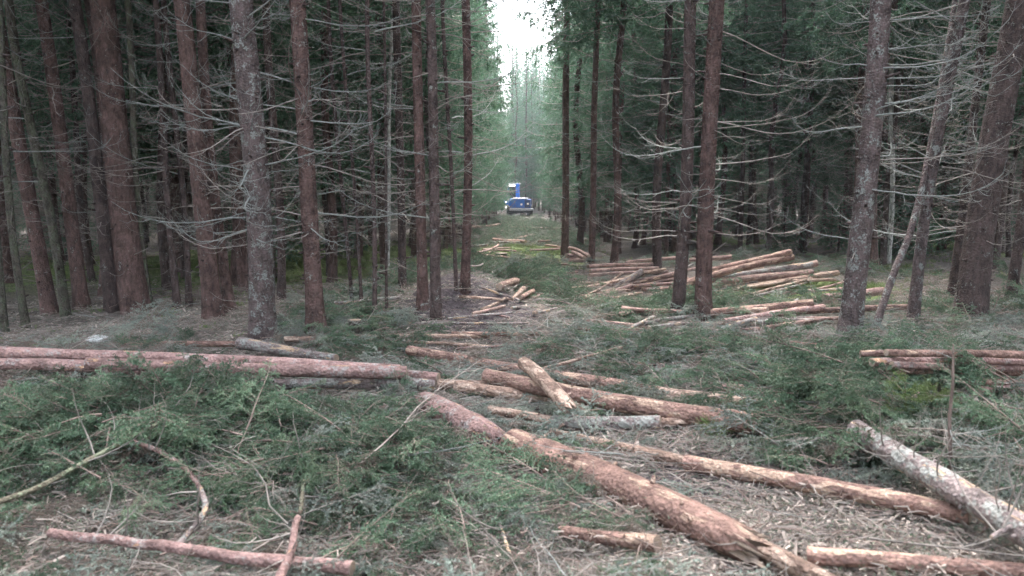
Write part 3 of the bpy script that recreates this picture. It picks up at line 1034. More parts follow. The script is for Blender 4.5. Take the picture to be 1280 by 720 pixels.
# ---------------------------------------------------------------- logs
def log(name, x0, y0, x1, y1, w0, w1, mat, label, cat='log', h0=0.0, h1=0.0, group=None, ends=(1, 1), bend=.012, jag=0, knots=6, curve=None, twigs=0):
    r0 = w0 / 2000; r1 = w1 / 2000
    if y0 < 335 and x0 < 730:
        h0 += .13; h1 += .13
    elif y0 < 425 and h0 < .1:
        h0 += .05; h1 += .05
    if y0 > 425 and w0 > 6:
        h0 += .055; h1 += .055
    a = at(x0, y0, h0); a = at(x0, y0, h0 + r0 * a.y * .8); r0 = r0 * a.y
    b = at(x1, y1, h1); b = at(x1, y1, h1 + r1 * b.y * .8); r1 = r1 * b.y
    ax = b - a; L = ax.length
    if max(w0, w1) >= 4: LOGSEG.append((a.x, a.y, b.x, b.y, max(r0, r1)))
    root = empty(name, (a + b) / 2)
    root.rotation_euler = ax.to_track_quat('X', 'Z').to_euler()
    tag(root, label, cat, group)
    rng = np.random.default_rng(abs(hash(label)) % 1000 if False else int(x0 * 7 + y0 * 13 + x1 * 3) % 9973)
    sides = 20 if w0 > 16 else (14 if w0 > 8 else 9)
    n = int(max(8, min(46, L / .12)))
    ph = rng.uniform(0, 6.28)
    ang = np.linspace(0, 2 * PI, sides, endpoint=False)
    V = []; f_ = np.linspace(0, 1, n)
    off = np.zeros((n, 2))
    off[:, 0] = bend * L * np.sin(f_ * PI + ph * .1) * rng.choice((-1, 1)) + .004 * np.sin(f_ * 9 + ph)
    off[:, 1] = bend * L * .4 * np.sin(f_ * PI * 1.5 + ph)
    off -= off[0] * (1 - f_)[:, None] + off[-1] * f_[:, None]
    if cat == 'branch':
        off += np.cumsum(rng.normal(size=(n, 2)), 0) * .004 * L
        off -= off[0] * (1 - f_)[:, None] + off[-1] * f_[:, None]
    if curve is not None:
        off[:, 0] += curve * L * np.sin(f_ * PI)
    lob = 1 + .05 * np.cos(ang * 2 + ph) + .03 * np.cos(ang * 3 + ph)
    for i in range(n):
        r = r0 + (r1 - r0) * f_[i]
        rad = r * lob * (1 + rng.normal(size=sides) * .022) * (1 + .03 * math.sin(f_[i] * 21 + ph))
        xx = np.full(sides, (f_[i] - .5) * L)
        if jag and i >= n - 1:
            xx = xx + rng.uniform(-.5, 1.0, sides) * r * 2.2
            rad = rad * rng.uniform(.4, 1.0, sides)
        V.append(np.stack([xx, np.cos(ang) * rad + off[i, 0], np.sin(ang) * rad + off[i, 1]], -1))
    V = np.concatenate(V)
    i = np.arange(n - 1)[:, None] * sides; k = np.arange(sides)[None]; k2 = (k + 1) % sides
    Q = np.stack([i + k, i + k2, i + sides + k2, i + sides + k], -1).reshape(-1, 4)
    mb = MB(); mb.add(V, quads=Q)
    if jag:
        lastr = V[(n - 1) * sides:]
        cc = lastr.mean(0) - np.array((r1 * .9, 0, 0))
        vv = np.concatenate([lastr, [cc]])
        mb.add(vv, tris=[(j, (j + 1) % sides, sides) for j in range(sides)], mi=1)
        for kk in range(9):
            aa = rng.uniform(0, 6.28); rr = r1 * rng.uniform(.2, .85)
            p = Vector((L / 2 - r1, math.cos(aa) * rr, math.sin(aa) * rr))
            q_ = p + Vector((r1 * rng.uniform(1.0, 2.6), rng.normal() * r1 * .2, rng.normal() * r1 * .2))
            mb.tube([p, p.lerp(q_, .6), q_], (r1 * .2, r1 * .14, r1 * .02), 4, True, 1)
    if cat == 'branch': twigs = max(twigs, 6)
    for kk in range(twigs):
        fz = rng.uniform(.05, .95); ii = min(n - 1, int(fz * (n - 1)))
        aa = rng.uniform(-.2, PI + .2); rr = r0 + (r1 - r0) * fz
        tw = link('twig', DEAD_SHORT[int(rng.integers(0, 5))], root)
        tw.location = ((fz - .5) * L, off[ii, 0] + math.cos(aa) * rr * .7, off[ii, 1] + math.sin(aa) * rr * .7)
        dd = Vector((rng.uniform(.2, 1.0), math.cos(aa), math.sin(aa)))
        tw.rotation_euler = dd.to_track_quat('X', 'Z').to_euler()
        sc_ = rng.uniform(.35, .9); tw.scale = (sc_, sc_, sc_)
    # collar knots and short torn stubs
    for kk in range(knots):
        fz = rng.uniform(.03, .97); ii = min(n - 1, int(fz * (n - 1)))
        aa = rng.uniform(0, 6.28); rr = r0 + (r1 - r0) * fz
        d = Vector((rng.uniform(-.2, .6), math.cos(aa), math.sin(aa))).normalized()
        p = Vector(((fz - .5) * L, off[ii, 0], off[ii, 1])) + d * rr * .75
        ln = rr * rng.uniform(.15, .45)
        mb.tube([p, p + d * (rr * .22 + ln * .3), p + d * (rr * .25 + ln)], (rr * .22, rr * .15, rr * .09), 6, True, 0)
    link('bark', mb.mesh('bark', [M[mat], M['cut']]), root)
    for e, on in enumerate(ends):
        if not on: continue
        i = 0 if e == 0 else n - 1
        ring = V[i * sides:(i + 1) * sides]
        c = ring.mean(0); s = -1 if e == 0 else 1
        ins = c + (ring - c) * .93; ins[:, 0] = ring[:, 0] + s * .002
        ctr = c + np.array((s * .004, 0, 0))
        vv = np.concatenate([ring, ins, [ctr]])
        T = [(2 * sides, sides + (j + 1) % sides, sides + j) for j in range(sides)]
        QQ = [(j, (j + 1) % sides, sides + (j + 1) % sides, sides + j) for j in range(sides)]
        m2 = MB(); m2.add(vv - c, tris=T, quads=QQ)
        eo = link('cut_end', m2.mesh('cut_end', M['cut'], False), root); eo.location = c
    return root


LG = [
 # name, x0,y0,x1,y1,w0,w1,mat,label
 ('log', 640, 556, 938, 684, 44, 47, 'log_red', 'thickest reddish-brown log with flaking bark lying diagonally in the foreground', dict(knots=16, jag=1, ends=(0, 0))),
 ('log', 925, 672, 1060, 738, 30, 22, 'log_peel', 'ragged half-peeled log end running out of the bottom edge below the thickest log', dict(ends=(0, 0), twigs=3)),
 ('log', 530, 503, 618, 548, 30, 36, 'log_pink', 'short thick pinkish log stub half buried in brash above the thickest log', dict(ends=(0, 0), jag=1, twigs=2)),
 ('log', 608, 470, 955, 532, 19, 28, 'log_red', 'long straight red-brown log crossing under the short leaning log, centre', dict(h0=.06, knots=9)),
 ('log', 655, 454, 712, 511, 17, 21, 'log_peel', 'short log with a splintered end lying across the other logs, centre', dict(h0=.22, h1=.24, jag=1, ends=(1, 0))),
 ('log', 511, 438, 782, 484, 12, 18, 'log_red', 'long log behind the splintered short log, running from the left log bundle', dict(h0=.05)),
 ('log', 780, 481, 972, 509, 12, 14, 'log_peel', 'slim peeled log continuing behind the long straight log to the right', dict()),
 ('log', 568, 482, 684, 498, 15, 14, 'log_peel', 'pale peeled log between the left bundle and the splintered short log', dict(h0=.03)),
 ('log', 612, 512, 706, 529, 12, 13, 'log_peel', 'thin peeled log just left of the mottled purple-brown log', dict()),
 ('log', 692, 529, 826, 528, 20, 17, 'log_grey', 'mottled purple-brown log with torn bark below the splintered short log', dict(peel=1)),
 ('log', 820, 528, 902, 524, 11, 9, 'log_peel', 'short pale torn piece at the right end of the mottled log', dict()),
 ('log', 689, 541, 858, 578, 13, 16, 'log_peel', 'slim orange log leading down to the dark wet log on bare ground', dict(h0=.02)),
 ('log', 857, 578, 1213, 645, 20, 24, 'log_red', 'dark wet red log lying on the bare ground, right foreground', dict(knots=8)),
 ('log', 1070, 538, 1310, 682, 27, 44, 'log_grey', 'thick grey lichen-covered log with bare twigs, leaning across the right corner', dict(h0=.10, h1=.10, knots=18, twigs=16, ends=(1, 0))),
 ('log', 1010, 694, 1300, 716, 24, 21, 'log_red', 'peeled brown log along the bottom edge, right corner', dict()),
 ('log', 702, 664, 822, 680, 15, 24, 'log_red', 'short reddish log piece in the brash just below the thickest log', dict()),
 # left bundle
 ('log', -40, 438, 500, 463, 15, 14, 'log_pink', 'upper pink-barked long log of the pair crossing the left side', dict(h0=.27, h1=.16)),
 ('log', -30, 455, 232, 463, 15, 17, 'log_pink', 'pink-barked log with an orange cut end at the far left, lower row of the bundle', dict(h0=.17, h1=.15)),
 ('log', 108, 455, 508, 466, 16, 17, 'log_pink', 'lower pink-barked long log of the pair, ending left of centre', dict(h0=.22, h1=.13)),
 ('log', 250, 479, 545, 480, 12, 14, 'log_grey', 'grey lichen-spotted pole under the pink-barked pair', dict(h0=.03, h1=.02)),
 ('log', 545, 480, 614, 482, 13, 12, 'log_peel', 'short orange-brown butt end beyond the grey pole', dict(h0=.02)),
 ('log', 385, 455, 548, 472, 9, 12, 'log_pink', 'slim pink log laid on top of the right end of the bundle', dict(h0=.2, h1=.08)),
 ('log', 128, 432, 302, 430, 8, 8, 'log_red', 'thin orange-red stem lying behind the bundle beside the pale stone', dict()),
 ('log', 300, 429, 420, 448, 17, 11, 'log_grey', 'stout grey branch end with an orange broken knot near the lichen trunk', dict(h0=.06, h1=.05)),
 ('log', 355, 424, 612, 421, 7, 5, 'log_peel', 'long thin orange pole lying in front of the small cut stump', dict(h0=.04)),
 ('log', 496, 427, 640, 436, 4, 5, 'log_peel', 'thin pale rod parallel to and below the long orange pole', dict()),
 ('log', 565, 417, 674, 417, 5, 6, 'log_red', 'short red rod with a fork lying in the middle of the strip', dict()),
 ('log', 508, 405, 660, 404, 4, 3, 'log_grey', 'thin grey rod lying just below the mud mound', dict()),
 ('log', 52, 530, -30, 520, 12, 12, 'log_dark', 'dark brown branch end sticking out of the brash at the left edge', dict()),
 # right near stack
 ('log', 1076, 442, 1150, 441, 9, 9, 'log_dark', 'dark short log at the back left of the low right-hand stack', dict(h0=.28, h1=.28)),
 ('log', 1108, 441, 1300, 445, 9, 10, 'log_red', 'topmost red-barked log of the low right-hand stack', dict(h0=.34, h1=.34)),
 ('log', 1090, 453, 1300, 452, 11, 10, 'log_pink', 'second log from the top of the low right-hand stack', dict(h0=.24, h1=.26)),
 ('log', 1112, 462, 1300, 466, 12, 12, 'log_red', 'thick brown log in the front of the low right-hand stack', dict(h0=.13, h1=.13)),
 ('log', 1115, 456, 1290, 460, 9, 9, 'log_pink', 'pinkish middle log squeezed inside the low right-hand stack', dict(h0=.22, h1=.2)),
 ('log', 1215, 478, 1310, 479, 11, 11, 'log_red', 'red-barked log lying lowest in front of the right-hand stack', dict(h0=.05, h1=.05)),
 ('log', 1225, 487, 1310, 486, 9, 9, 'log_pink', 'pinkish log half sunk in brash below the right-hand stack', dict(h0=.03, h1=.03)),
 ('log', 968, 470, 1031, 471, 8, 8, 'log_moss', 'short moss-green log in the brash left of the low right-hand stack', dict(h0=.05, h1=.05)),
 ('log', 912, 477, 1040, 479, 5, 6, 'log_peel', 'pale thin pole just below the moss-green log', dict(h0=.02)),
 ('log', 914, 499, 978, 506, 10, 9, 'log_peel', 'short light peeled log to the right of the long straight log', dict()),
 ('log', 905, 485, 928, 487, 12, 12, 'log_pink', 'stubby pink log end beside the pale thin pole', dict()),
 # big pile right of the strip
 ('log', 886, 339, 988, 315, 8, 8, 'log_red', 'topmost log of the big pile, its end raised highest', dict(h0=.42, h1=.62, group=None)),
 ('log', 850, 356, 990, 321, 9, 9, 'log_red', 'second log from the top of the big pile, reddish with a clean cut end', dict(h0=.30, h1=.50)),
 ('log', 900, 347, 1016, 331, 9, 8, 'log_grey', 'whitish lichen log in the dark middle of the big pile', dict(h0=.26, h1=.34)),
 ('log', 845, 358, 1015, 341, 9, 9, 'log_far', 'light orange log below the whitish one in the big pile', dict(h0=.18, h1=.22)),
 ('log', 905, 362, 1048, 341, 7, 7, 'log_peel', 'pale peeled lowest log of the big pile, reaching farthest right', dict(h0=.08, h1=.14)),
 ('log', 955, 342, 1022, 329, 7, 8, 'log_far', 'short reddish log poking from the right end of the big pile', dict(h0=.2, h1=.34)),
 ('log', 790, 354, 842, 344, 7, 6, 'log_dark', 'brown log end of the big pile showing left of the dark foreground trunk, upper one', dict(h0=.2, h1=.26)),
 ('log', 791, 360, 845, 349, 7, 7, 'log_dark', 'brown log end of the big pile showing left of the dark foreground trunk, lower one', dict(h0=.1, h1=.16)),
 ('log', 767, 359, 803, 340, 8, 9, 'log_grey', 'grey weathered log tilted steeply at the left end of the big pile', dict(h0=.06, h1=.3)),
 ('log', 728, 371, 770, 362, 5, 5, 'log_peel', 'orange thin peeled pole leading left from the tilted grey log', dict(h0=.03)),
 ('log', 840, 372, 935, 355, 6, 7, 'log_far', 'slim light log along the front foot of the big pile', dict(h0=.04, h1=.12)),
 ('log', 820, 368, 905, 366, 5, 6, 'log_peel', 'white-streaked pole low between the two foreground trunks of the pile', dict(h0=.05, h1=.05)),
 ('log', 735, 333, 819, 330, 5, 5, 'log_far', 'pinkish log lying at the back left, uppermost of the flat heap', dict(h0=.2, h1=.2)),
 ('log', 738, 339, 822, 335, 5, 5, 'log_far', 'pinkish log in the second row of the flat heap at the back left', dict(h0=.12, h1=.14)),
 ('log', 737, 344, 835, 340, 5, 5, 'log_far', 'pinkish log lowest in front of the flat heap at the back left', dict(h0=.04, h1=.06)),
 ('log', 782, 328, 850, 322, 4, 5, 'log_far', 'thin reddish log behind the flat heap at the back left', dict(h0=.22, h1=.28)),
 ('log', 862, 325, 915, 321, 5, 6, 'log_far', 'short log lying behind the knotty grey-brown trunk, above the big pile', dict(h0=.5, h1=.5)),
 # lower pile row
 ('log', 812, 391, 960, 388, 7, 9, 'log_peel', 'half-peeled log of the lower row with a white stripe between the two trunks', dict(h0=.10, h1=.12)),
 ('log', 888, 391, 1016, 379, 9, 12, 'log_red', 'thick red-brown log of the lower row sloping up to the right', dict(h0=.12, h1=.20)),
 ('log', 905, 402, 1030, 384, 8, 8, 'log_pink', 'pinkish log of the lower row in front of the thick one', dict(h0=.06, h1=.12)),
 ('log', 985, 390, 1136, 384, 7, 8, 'log_dark', 'dark log of the lower row passing behind the big rough trunk', dict(h0=.06, h1=.10)),
 ('log', 1030, 372, 1104, 364, 10, 10, 'log_pink', 'knobbly butt log ending right of the big rough trunk', dict(h0=.2, h1=.2)),
 ('log', 813, 402, 846, 400, 5, 5, 'log_dark', 'small dark log end left of the dark straight trunk foot', dict()),
 ('log', 766, 420, 818, 396, 4, 5, 'log_grey', 'thin grey stem slanting up toward the dark straight trunk', dict(h0=.02, h1=.06)),
 # strip, middle distance
 ('log', 624, 358, 646, 352, 9, 10, 'log_red', 'short cut billet with a bright round end facing the camera in mid strip', dict(h0=.05, h1=.05)),
 ('log', 640, 374, 655, 360, 5, 6, 'log_peel', 'pale short stick leaning up from the little billet heap', dict(h0=.02, h1=.16)),
 ('log', 650, 372, 667, 364, 6, 6, 'log_red', 'short reddish billet beside the pale leaning stick', dict(h0=.02, h1=.05)),
 ('log', 617, 299, 657, 302, 4, 4, 'log_red', 'log lying across the left side of the strip above the mossy patch', dict(h0=.05, h1=.05)),
 ('log', 590, 324, 623, 306, 4, 3, 'log_dark', 'dark pole lying diagonally on the brown bank left of the mossy patch', dict()),
 ('log', 578, 285, 632, 279, 3.5, 3, 'log_peel', 'pale pole left below the blue machine', dict(h0=.08, h1=.1)),
 ('log', 636, 284, 712, 287, 3.5, 3.5, 'log_far', 'long reddish pole lying across the strip right below the blue machine', dict(h0=.05, h1=.05)),
 ('log', 640, 385, 700, 382, 4, 4, 'log_grey', 'thin grey pole right of the mud mound', dict()),
 ('log', 700, 365, 740, 372, 5, 4, 'log_far', 'short pinkish piece among the chips left of the tilted grey log', dict()),
 ('log', 742, 382, 790, 377, 5, 5, 'log_far', 'pale piece lying below the orange thin peeled pole', dict()),
 ('log', 640, 341, 690, 337, 3, 3, 'log_far', 'slim reddish pole beyond the cut billet', dict()),
 ('log', 690, 393, 760, 372, 4, 4, 'log_grey', 'long grey stick slanting from the strip centre up to the orange pole', dict()),
 ('log', 652, 354, 676, 351, 3, 3, 'log_far', 'thin reddish rod just right of the cut billet', dict()),
 ('log', 690, 343, 722, 340, 3, 3, 'log_far', 'thin rod below the foot of the straight trunk right of the strip', dict()),
 ('log', 667, 391, 684, 380, 4, 4, 'log_peel', 'short pale rod pointing into the chips, centre of the strip', dict()),
 ('log', 706, 367, 723, 362, 4, 4, 'log_peel', 'short peeled piece among the chips left of the orange pole', dict()),
 ('log', 586, 290, 608, 288, 3, 3, 'log_far', 'rod at the foot of the slim trunk at the left edge of the strip', dict()),
 ('log', 406, 380, 500, 372, 4, 4, 'log_grey', 'pale grey pole lying in the left wood, lower one', dict(h0=.08, h1=.08)),
 ('log', 440, 366, 500, 358, 3, 3, 'log_grey', 'pale grey pole lying in the left wood, upper one', dict(h0=.08, h1=.08)),
 ('log', 700, 421, 775, 413, 4, 4, 'log_grey', 'grey pole half sunk in green brash right of the red forked rod', dict(h0=.06)),
 ('log', 728, 400, 800, 407, 4, 4, 'log_far', 'thin pinkish pole left of the small dark log end', dict(h0=.05, h1=.05)),
 ('log', 930, 418, 1010, 408, 4, 4, 'log_grey', 'thin grey pole in the brash below the lower log row', dict(h0=.1, h1=.1)),
 ('log', 985, 428, 1062, 436, 5, 4, 'log_red', 'reddish stick in the twig heap at the foot of the big rough trunk', dict(h0=.15, h1=.1)),
 ('log', 560, 398, 640, 391, 3, 3, 'log_grey', 'thin grey stick lying over the mud mound', dict(h0=.06, h1=.05)),
 ('log', 832, 497, 905, 503, 8, 7, 'log_far', 'slim log just behind the right half of the long straight log', dict()),
 ('log', 745, 447, 830, 457, 5, 5, 'log_grey', 'thin grey pole in the brash right of the splintered short log', dict(h0=.08, h1=.06)),
 ('log', 640, 600, 700, 640, 5, 5, 'log_grey', 'thin grey stick in the shade along the near side of the thickest log', dict(h0=.03)),
 # branches and poles in the left foreground
 ('fallen_branch', 62, 666, 440, 711, 12, 20, 'log_pink', 'long pinkish branch along the bottom left corner', dict(h0=.10, h1=.10)),
 ('fallen_branch', -20, 634, 222, 520, 8, 5, 'log_moss', 'straight pale green-grey stick slanting across the left foreground brash', dict(h0=.22, h1=.2)),
 ('fallen_branch', 372, 648, 345, 735, 9, 14, 'log_pink', 'short violet-pink branch crossing the long branch at the bottom left', dict(h0=.14, h1=.2)),
 ('fallen_branch', 391, 562, 375, 640, 4, 6, 'log_moss', 'thin lichen-tipped stick upright in line above the violet-pink branch', dict(h0=.16, h1=.14)),
 ('fallen_branch', 165, 552, 250, 612, 6, 7, 'log_pink', 'upper half of the curved bare branch in the left brash', dict(h0=.2, h1=.18, curve=.12)),
 ('fallen_branch', 250, 612, 222, 682, 8, 9, 'log_grey', 'lower half of the curved bare branch in the left brash', dict(h0=.18, h1=.14, curve=.12)),
 ('fallen_branch', 1225, 612, 1300, 604, 5, 6, 'log_peel', 'thin orange stick meeting the lichen-covered log at the right edge', dict(h0=.08, h1=.1)),
 ('fallen_branch', 600, 600, 640, 700, 4, 5, 'log_grey', 'pale grey stick pointing at the camera in the centre foreground', dict(h0=.08, h1=.06)),
 ('fallen_branch', 690, 602, 745, 635, 5, 4, 'log_dark', 'dark stick at the shadow side of the thickest log', dict()),
 ('fallen_branch', 1240, 672, 1300, 640, 6, 9, 'log_grey', 'forked lichen branch in the bottom right corner', dict(h0=.2, h1=.25)),
 ('fallen_branch', 960, 455, 1000, 470, 4, 4, 'log_grey', 'grey branch hooked over the moss-green log', dict(h0=.1)),
 ('fallen_branch', 945, 620, 1035, 612, 4, 4, 'log_dark', 'small dark branch on the bare ground below the dark wet log', dict()),
]
for (nm, x0, y0, x1, y1, w0, w1, mt, lab, kw) in LG:
    kw = dict(kw); kw.pop('peel', None)
    log(nm, x0, y0, x1, y1, w0, w1, mt, lab, cat='branch' if nm == 'fallen_branch' else 'log', **kw)

# small heap of logs at the foot of a trunk right of the strip
for k, (x0, y0, x1, y1, h) in enumerate(((706, 322, 736, 322, .05), (708, 319, 735, 318, .2), (712, 310, 736, 320, .3), (705, 325, 733, 326, .0), (716, 315, 730, 322, .34))):
    log('log', x0, y0, x1, y1, 4.5, 4.5, 'log_far', 'short log in the little heap by the straight trunk right of the strip', h0=h, h1=h, group='logs in the little heap right of the strip')

def poles(n, x0, x1, y0, y1, l0, l1, slope, w, hmx, label, group, mats=('log_far', 'log_peel', 'log_grey', 'log_pink')):
    for k in range(n):
        cx_, cy_ = rg.uniform(x0, x1), rg.uniform(y0, y1)
        hl = rg.uniform(l0, l1) / 2
        sl = rg.normal() * slope[1] + slope[0]
        h = rg.uniform(0.02, hmx)
        log('pole', cx_ - hl, cy_ - hl * sl, cx_ + hl, cy_ + hl * sl, w * rg.uniform(.7, 1.3), w * rg.uniform(.6, 1.1), mats[int(rg.integers(0, len(mats)))],
            label, cat='pole', h0=h, h1=h, group=group, knots=2, bend=.02)


poles(26, 765, 1030, 338, 364, 60, 130, (-.14, .10), 4, .22, 'thin pole lying loosely over the big pile right of the strip', 'thin poles over the big pile')
poles(16, 800, 1040, 386, 408, 50, 120, (-.08, .12), 5, .12, 'thin pole lying along the lower log row right of the strip', 'thin poles along the lower row')
poles(24, 600, 790, 336, 398, 20, 60, (-.10, .25), 3.4, .08, 'short thin pole scattered across the middle of the strip', 'thin poles in the middle of the strip')
poles(13, 560, 960, 408, 450, 30, 110, (.03, .14), 4, .08, 'thin pole lying in the brash between the foreground logs and the piles', 'thin poles in the near strip')
poles(14, 590, 700, 282, 332, 14, 44, (0, .12), 2.6, .08, 'thin pole far up the strip below the blue machine', 'thin poles far up the strip')
poles(9, 470, 720, 490, 560, 40, 110, (.12, .35), 4, .08, 'thin stick lying between the crossing foreground logs', 'thin sticks between the foreground logs', ('log_grey', 'log_dark', 'log_peel'))

# ---------------------------------------------------------------- brash on the ground
def place(n, box, weight, hmax=.1, zoff=.0, tilt=.25, sc=(.7, 1.2), rng=rg, nvar=1, bias=1.0, avoid=0.0, margin=.03):
    P = []; RZ = []; Sc = []; Ix = []
    (x0, x1, y0, y1) = box
    got = 0
    for _ in range(60):
        m = 8000
        y = y0 + (y1 - y0) * rng.random(m) ** bias
        x = rng.uniform(x0, x1, m)
        fr = (np.abs(x) < .72 * y + 1.0)
        w = weight(x, y) * fr
        keep = rng.random(m) < w
        x, y = x[keep], y[keep]
        rz = rng.uniform(0, 6.28, len(x))
        if avoid:
            S_ = np.array(LOGSEG)
            ok = np.ones(len(x), bool)
            for fr_ in (0, .5, 1):
                qx = x + np.cos(rz) * avoid * fr_; qy = y + np.sin(rz) * avoid * fr_
                dx = S_[:, 2] - S_[:, 0]; dy = S_[:, 3] - S_[:, 1]
                tt = ((qx[:, None] - S_[:, 0]) * dx + (qy[:, None] - S_[:, 1]) * dy) / (dx * dx + dy * dy)
                tt = np.clip(tt, 0, 1)
                d = np.hypot(qx[:, None] - S_[:, 0] - tt * dx, qy[:, None] - S_[:, 1] - tt * dy) - S_[:, 4] - margin
                ok &= d.min(1) > 0
            ok |= rng.random(len(x)) < .07
            x, y, rz = x[ok], y[ok], rz[ok]
        z = G(x, y) + rng.random(len(x)) * hmax + zoff
        P.append(np.stack([x, y, z], -1)); RZ.append(rz)
        got += len(x)
        if got > n: break
    P = np.concatenate(P)[:n]; RZ = np.concatenate(RZ)[:n]
    n = len(P)
    Rt = np.stack([rng.normal(size=n) * tilt, rng.normal(size=n) * tilt, RZ], -1)
    Sc = rng.uniform(sc[0], sc[1], n)
    Ix = rng.integers(0, nvar, n)
    return P, Rt, Sc, Ix


print('building brash')
SPR = [make_spray(rg, rg.uniform(.5, .85)).mesh('spray', [M['needles_cut'], M['twig_brown']]) for _ in range(7)]
BIG = [make_spray(rg, 1.5, .45, .022, .008).mesh('bough', [M[m], M['twig_brown']]) for m in ('needles_cut', 'needles_cut', 'needles_pale', 'needles_brown')]
SPRP = [make_spray(rg, rg.uniform(.45, .8), .8).mesh('spray_pale', [M['needles_pale'], M['twig_grey']]) for _ in range(4)]
SPRC = [make_spray(rg, rg.uniform(.6, .9), .5, .026, .009).mesh('spray_far', [M['needles_cut'], M['twig_brown']]) for _ in range(4)]
SPRP += [make_spray(rg, rg.uniform(.45, .8), .6).mesh('spray_brown', [M['needles_brown'], M['twig_brown']]) for _ in range(2)]
colS = proto_collection('sprays', SPR)
colP = proto_collection('sprays_pale', SPRP)
colC = proto_collection('sprays_far', SPRC)


def patchy(x, y, k=1.0):
    return np.clip(.42 + 1.5 * k * nz(x, y, (1, 2, 3), .5), 0.03, 1)


gw = lambda x, y: np.clip(field(GREEN, x, y) * .75 - field(BARE, x, y) * .9 + .05, 0, .55) * strip_w(x, y) * patchy(x, y)
pw = lambda x, y: np.clip(field(PALE, x, y) * .7 + .16 - field(BARE, x, y) * .7, 0, 1) * strip_w(x, y) * patchy(x, y)
scatter('green_brash', *place(2900, (-7, 8, 2.0, 13), gw, .13, .00, .22, (.4, 1.0), nvar=7, bias=1.0, avoid=.55, margin=.07), colS, 'fresh green spruce branches heaped over the ground in front')
gcore = lambda x, y: np.clip(field(GREEN, x, y) - .95, 0, .6) * strip_w(x, y) * patchy(x, y) * (y < 6.3)
scatter('heaped_brash', *place(520, (-6, 6, 2.4, 8), gcore, .22, .06, .34, (.55, 1.1), nvar=7, avoid=.75, margin=.42), colS, 'fresh green spruce branches piled on top of the brash heaps')
scatter('bough_brash', *place(85, (-7, 8, 2.4, 14), gw, .10, .02, .10, (.6, 1.0), nvar=4, avoid=1.2), proto_collection('boughs', BIG), 'whole cut spruce boughs lying in the brash')
scatter('grey_brash', *place(4000, (-7, 8, 2.0, 13), pw, .08, .01, .18, (.5, 1.0), nvar=6, avoid=.5), colP, 'greying spruce branches trampled into the ground')
gw2 = lambda x, y: np.clip(field(GREEN, x, y) * .7 + .16 - field(BARE, x, y) * 1.2, 0, 1) * strip_w(x, y) * patchy(x, y)
scatter('far_brash', *place(4200, (-4, 9, 12, 90), gw2, .12, .02, .3, (.7, 1.3), nvar=4, bias=1.8, avoid=.7), colC, 'spruce branches covering the cut strip up to the machine')

pw2 = lambda x, y: np.clip(.3 + field(PALE, x, y) * .5 - field(BARE, x, y) * .8, 0, 1) * strip_w(x, y) * patchy(x, y)
scatter('far_grey_brash', *place(1500, (-4, 9, 12, 90), pw2, .08, .01, .25, (.7, 1.2), nvar=6, bias=1.8, avoid=.6), colP, 'greying branches scattered down the cut strip')
DTW = [make_dead(rg, rg.uniform(.6, 1.3), .006, int(rg.integers(6, 14)), 4, 6, .35, .05, .1, True, .6).mesh('twig', M[m]) for m in
       ('twig_grey', 'twig_grey', 'twig_brown', 'twig_brown', 'twig_pale', 'twig_lichen', 'twig_brown', 'twig_grey')]
colT = proto_collection('twigs', DTW)
tw_w = lambda x, y: np.clip(.55 - .6 * field(MOUND, x, y) - .25 * field(MOSS, x, y) + field(PALE, x, y) * .4 - field(BARE, x, y) * .35, 0, 1) * (strip_w(x, y) * .85 + .15) * patchy(x, y, .8)
scatter('twig_litter', *place(3900, (-8, 9, 2.0, 16), tw_w, .16, .0, .16, (.35, .95), nvar=8, avoid=.5), colT, 'bare grey and brown twigs tangled over the brash')
scatter('far_twig_litter', *place(2600, (-20, 20, 14, 80), lambda x, y: tw_w(x, y), .15, .0, .16, (.7, 1.4), nvar=8, bias=1.7), colT, 'bare twigs littering the strip and the wood floor farther off')


def litter_patch(rng, n_stick, n_chip, n_needle, rad=.22):
    mb = MB()
    for k in range(n_stick):
        a = rng.uniform(0, 6.28); p = rng.normal(size=2) * rad * .5
        L = rng.uniform(.03, .14); z = rng.uniform(.002, .03)
        d = np.array((math.cos(a), math.sin(a), rng.normal() * .12)) * L / 2
        c = np.array((p[0], p[1], z))
        mb.tube([c - d, c + d * .1 + rng.normal(size=3) * L * .08, c + d], (.0026, .0024, .0014), 3, False, int(rng.integers(0, 3)))
    for k in range(n_chip):
        a = rng.uniform(0, 6.28); p = rng.normal(size=2) * rad * .5
        s = rng.uniform(.004, .014)
        Rm = Euler((rng.normal() * .35, rng.normal() * .35, a)).to_matrix()
        mb.box((p[0], p[1], rng.uniform(.004, .03)), (s * rng.uniform(1.5, 4.5), s * rng.uniform(.5, 1.1), .003), 3, Rm)
    P = np.zeros((n_needle, 3)); P[:, :2] = rng.normal(size=(n_needle, 2)) * rad * .55; P[:, 2] = rng.uniform(0, .03, n_needle)
    T = rng.normal(size=(n_needle, 3)); T[:, 2] *= .3; T /= np.linalg.norm(T, axis=1, keepdims=True)
    needles(mb, P, T, .02, .0045, rng, .4, mi=4)
    return mb


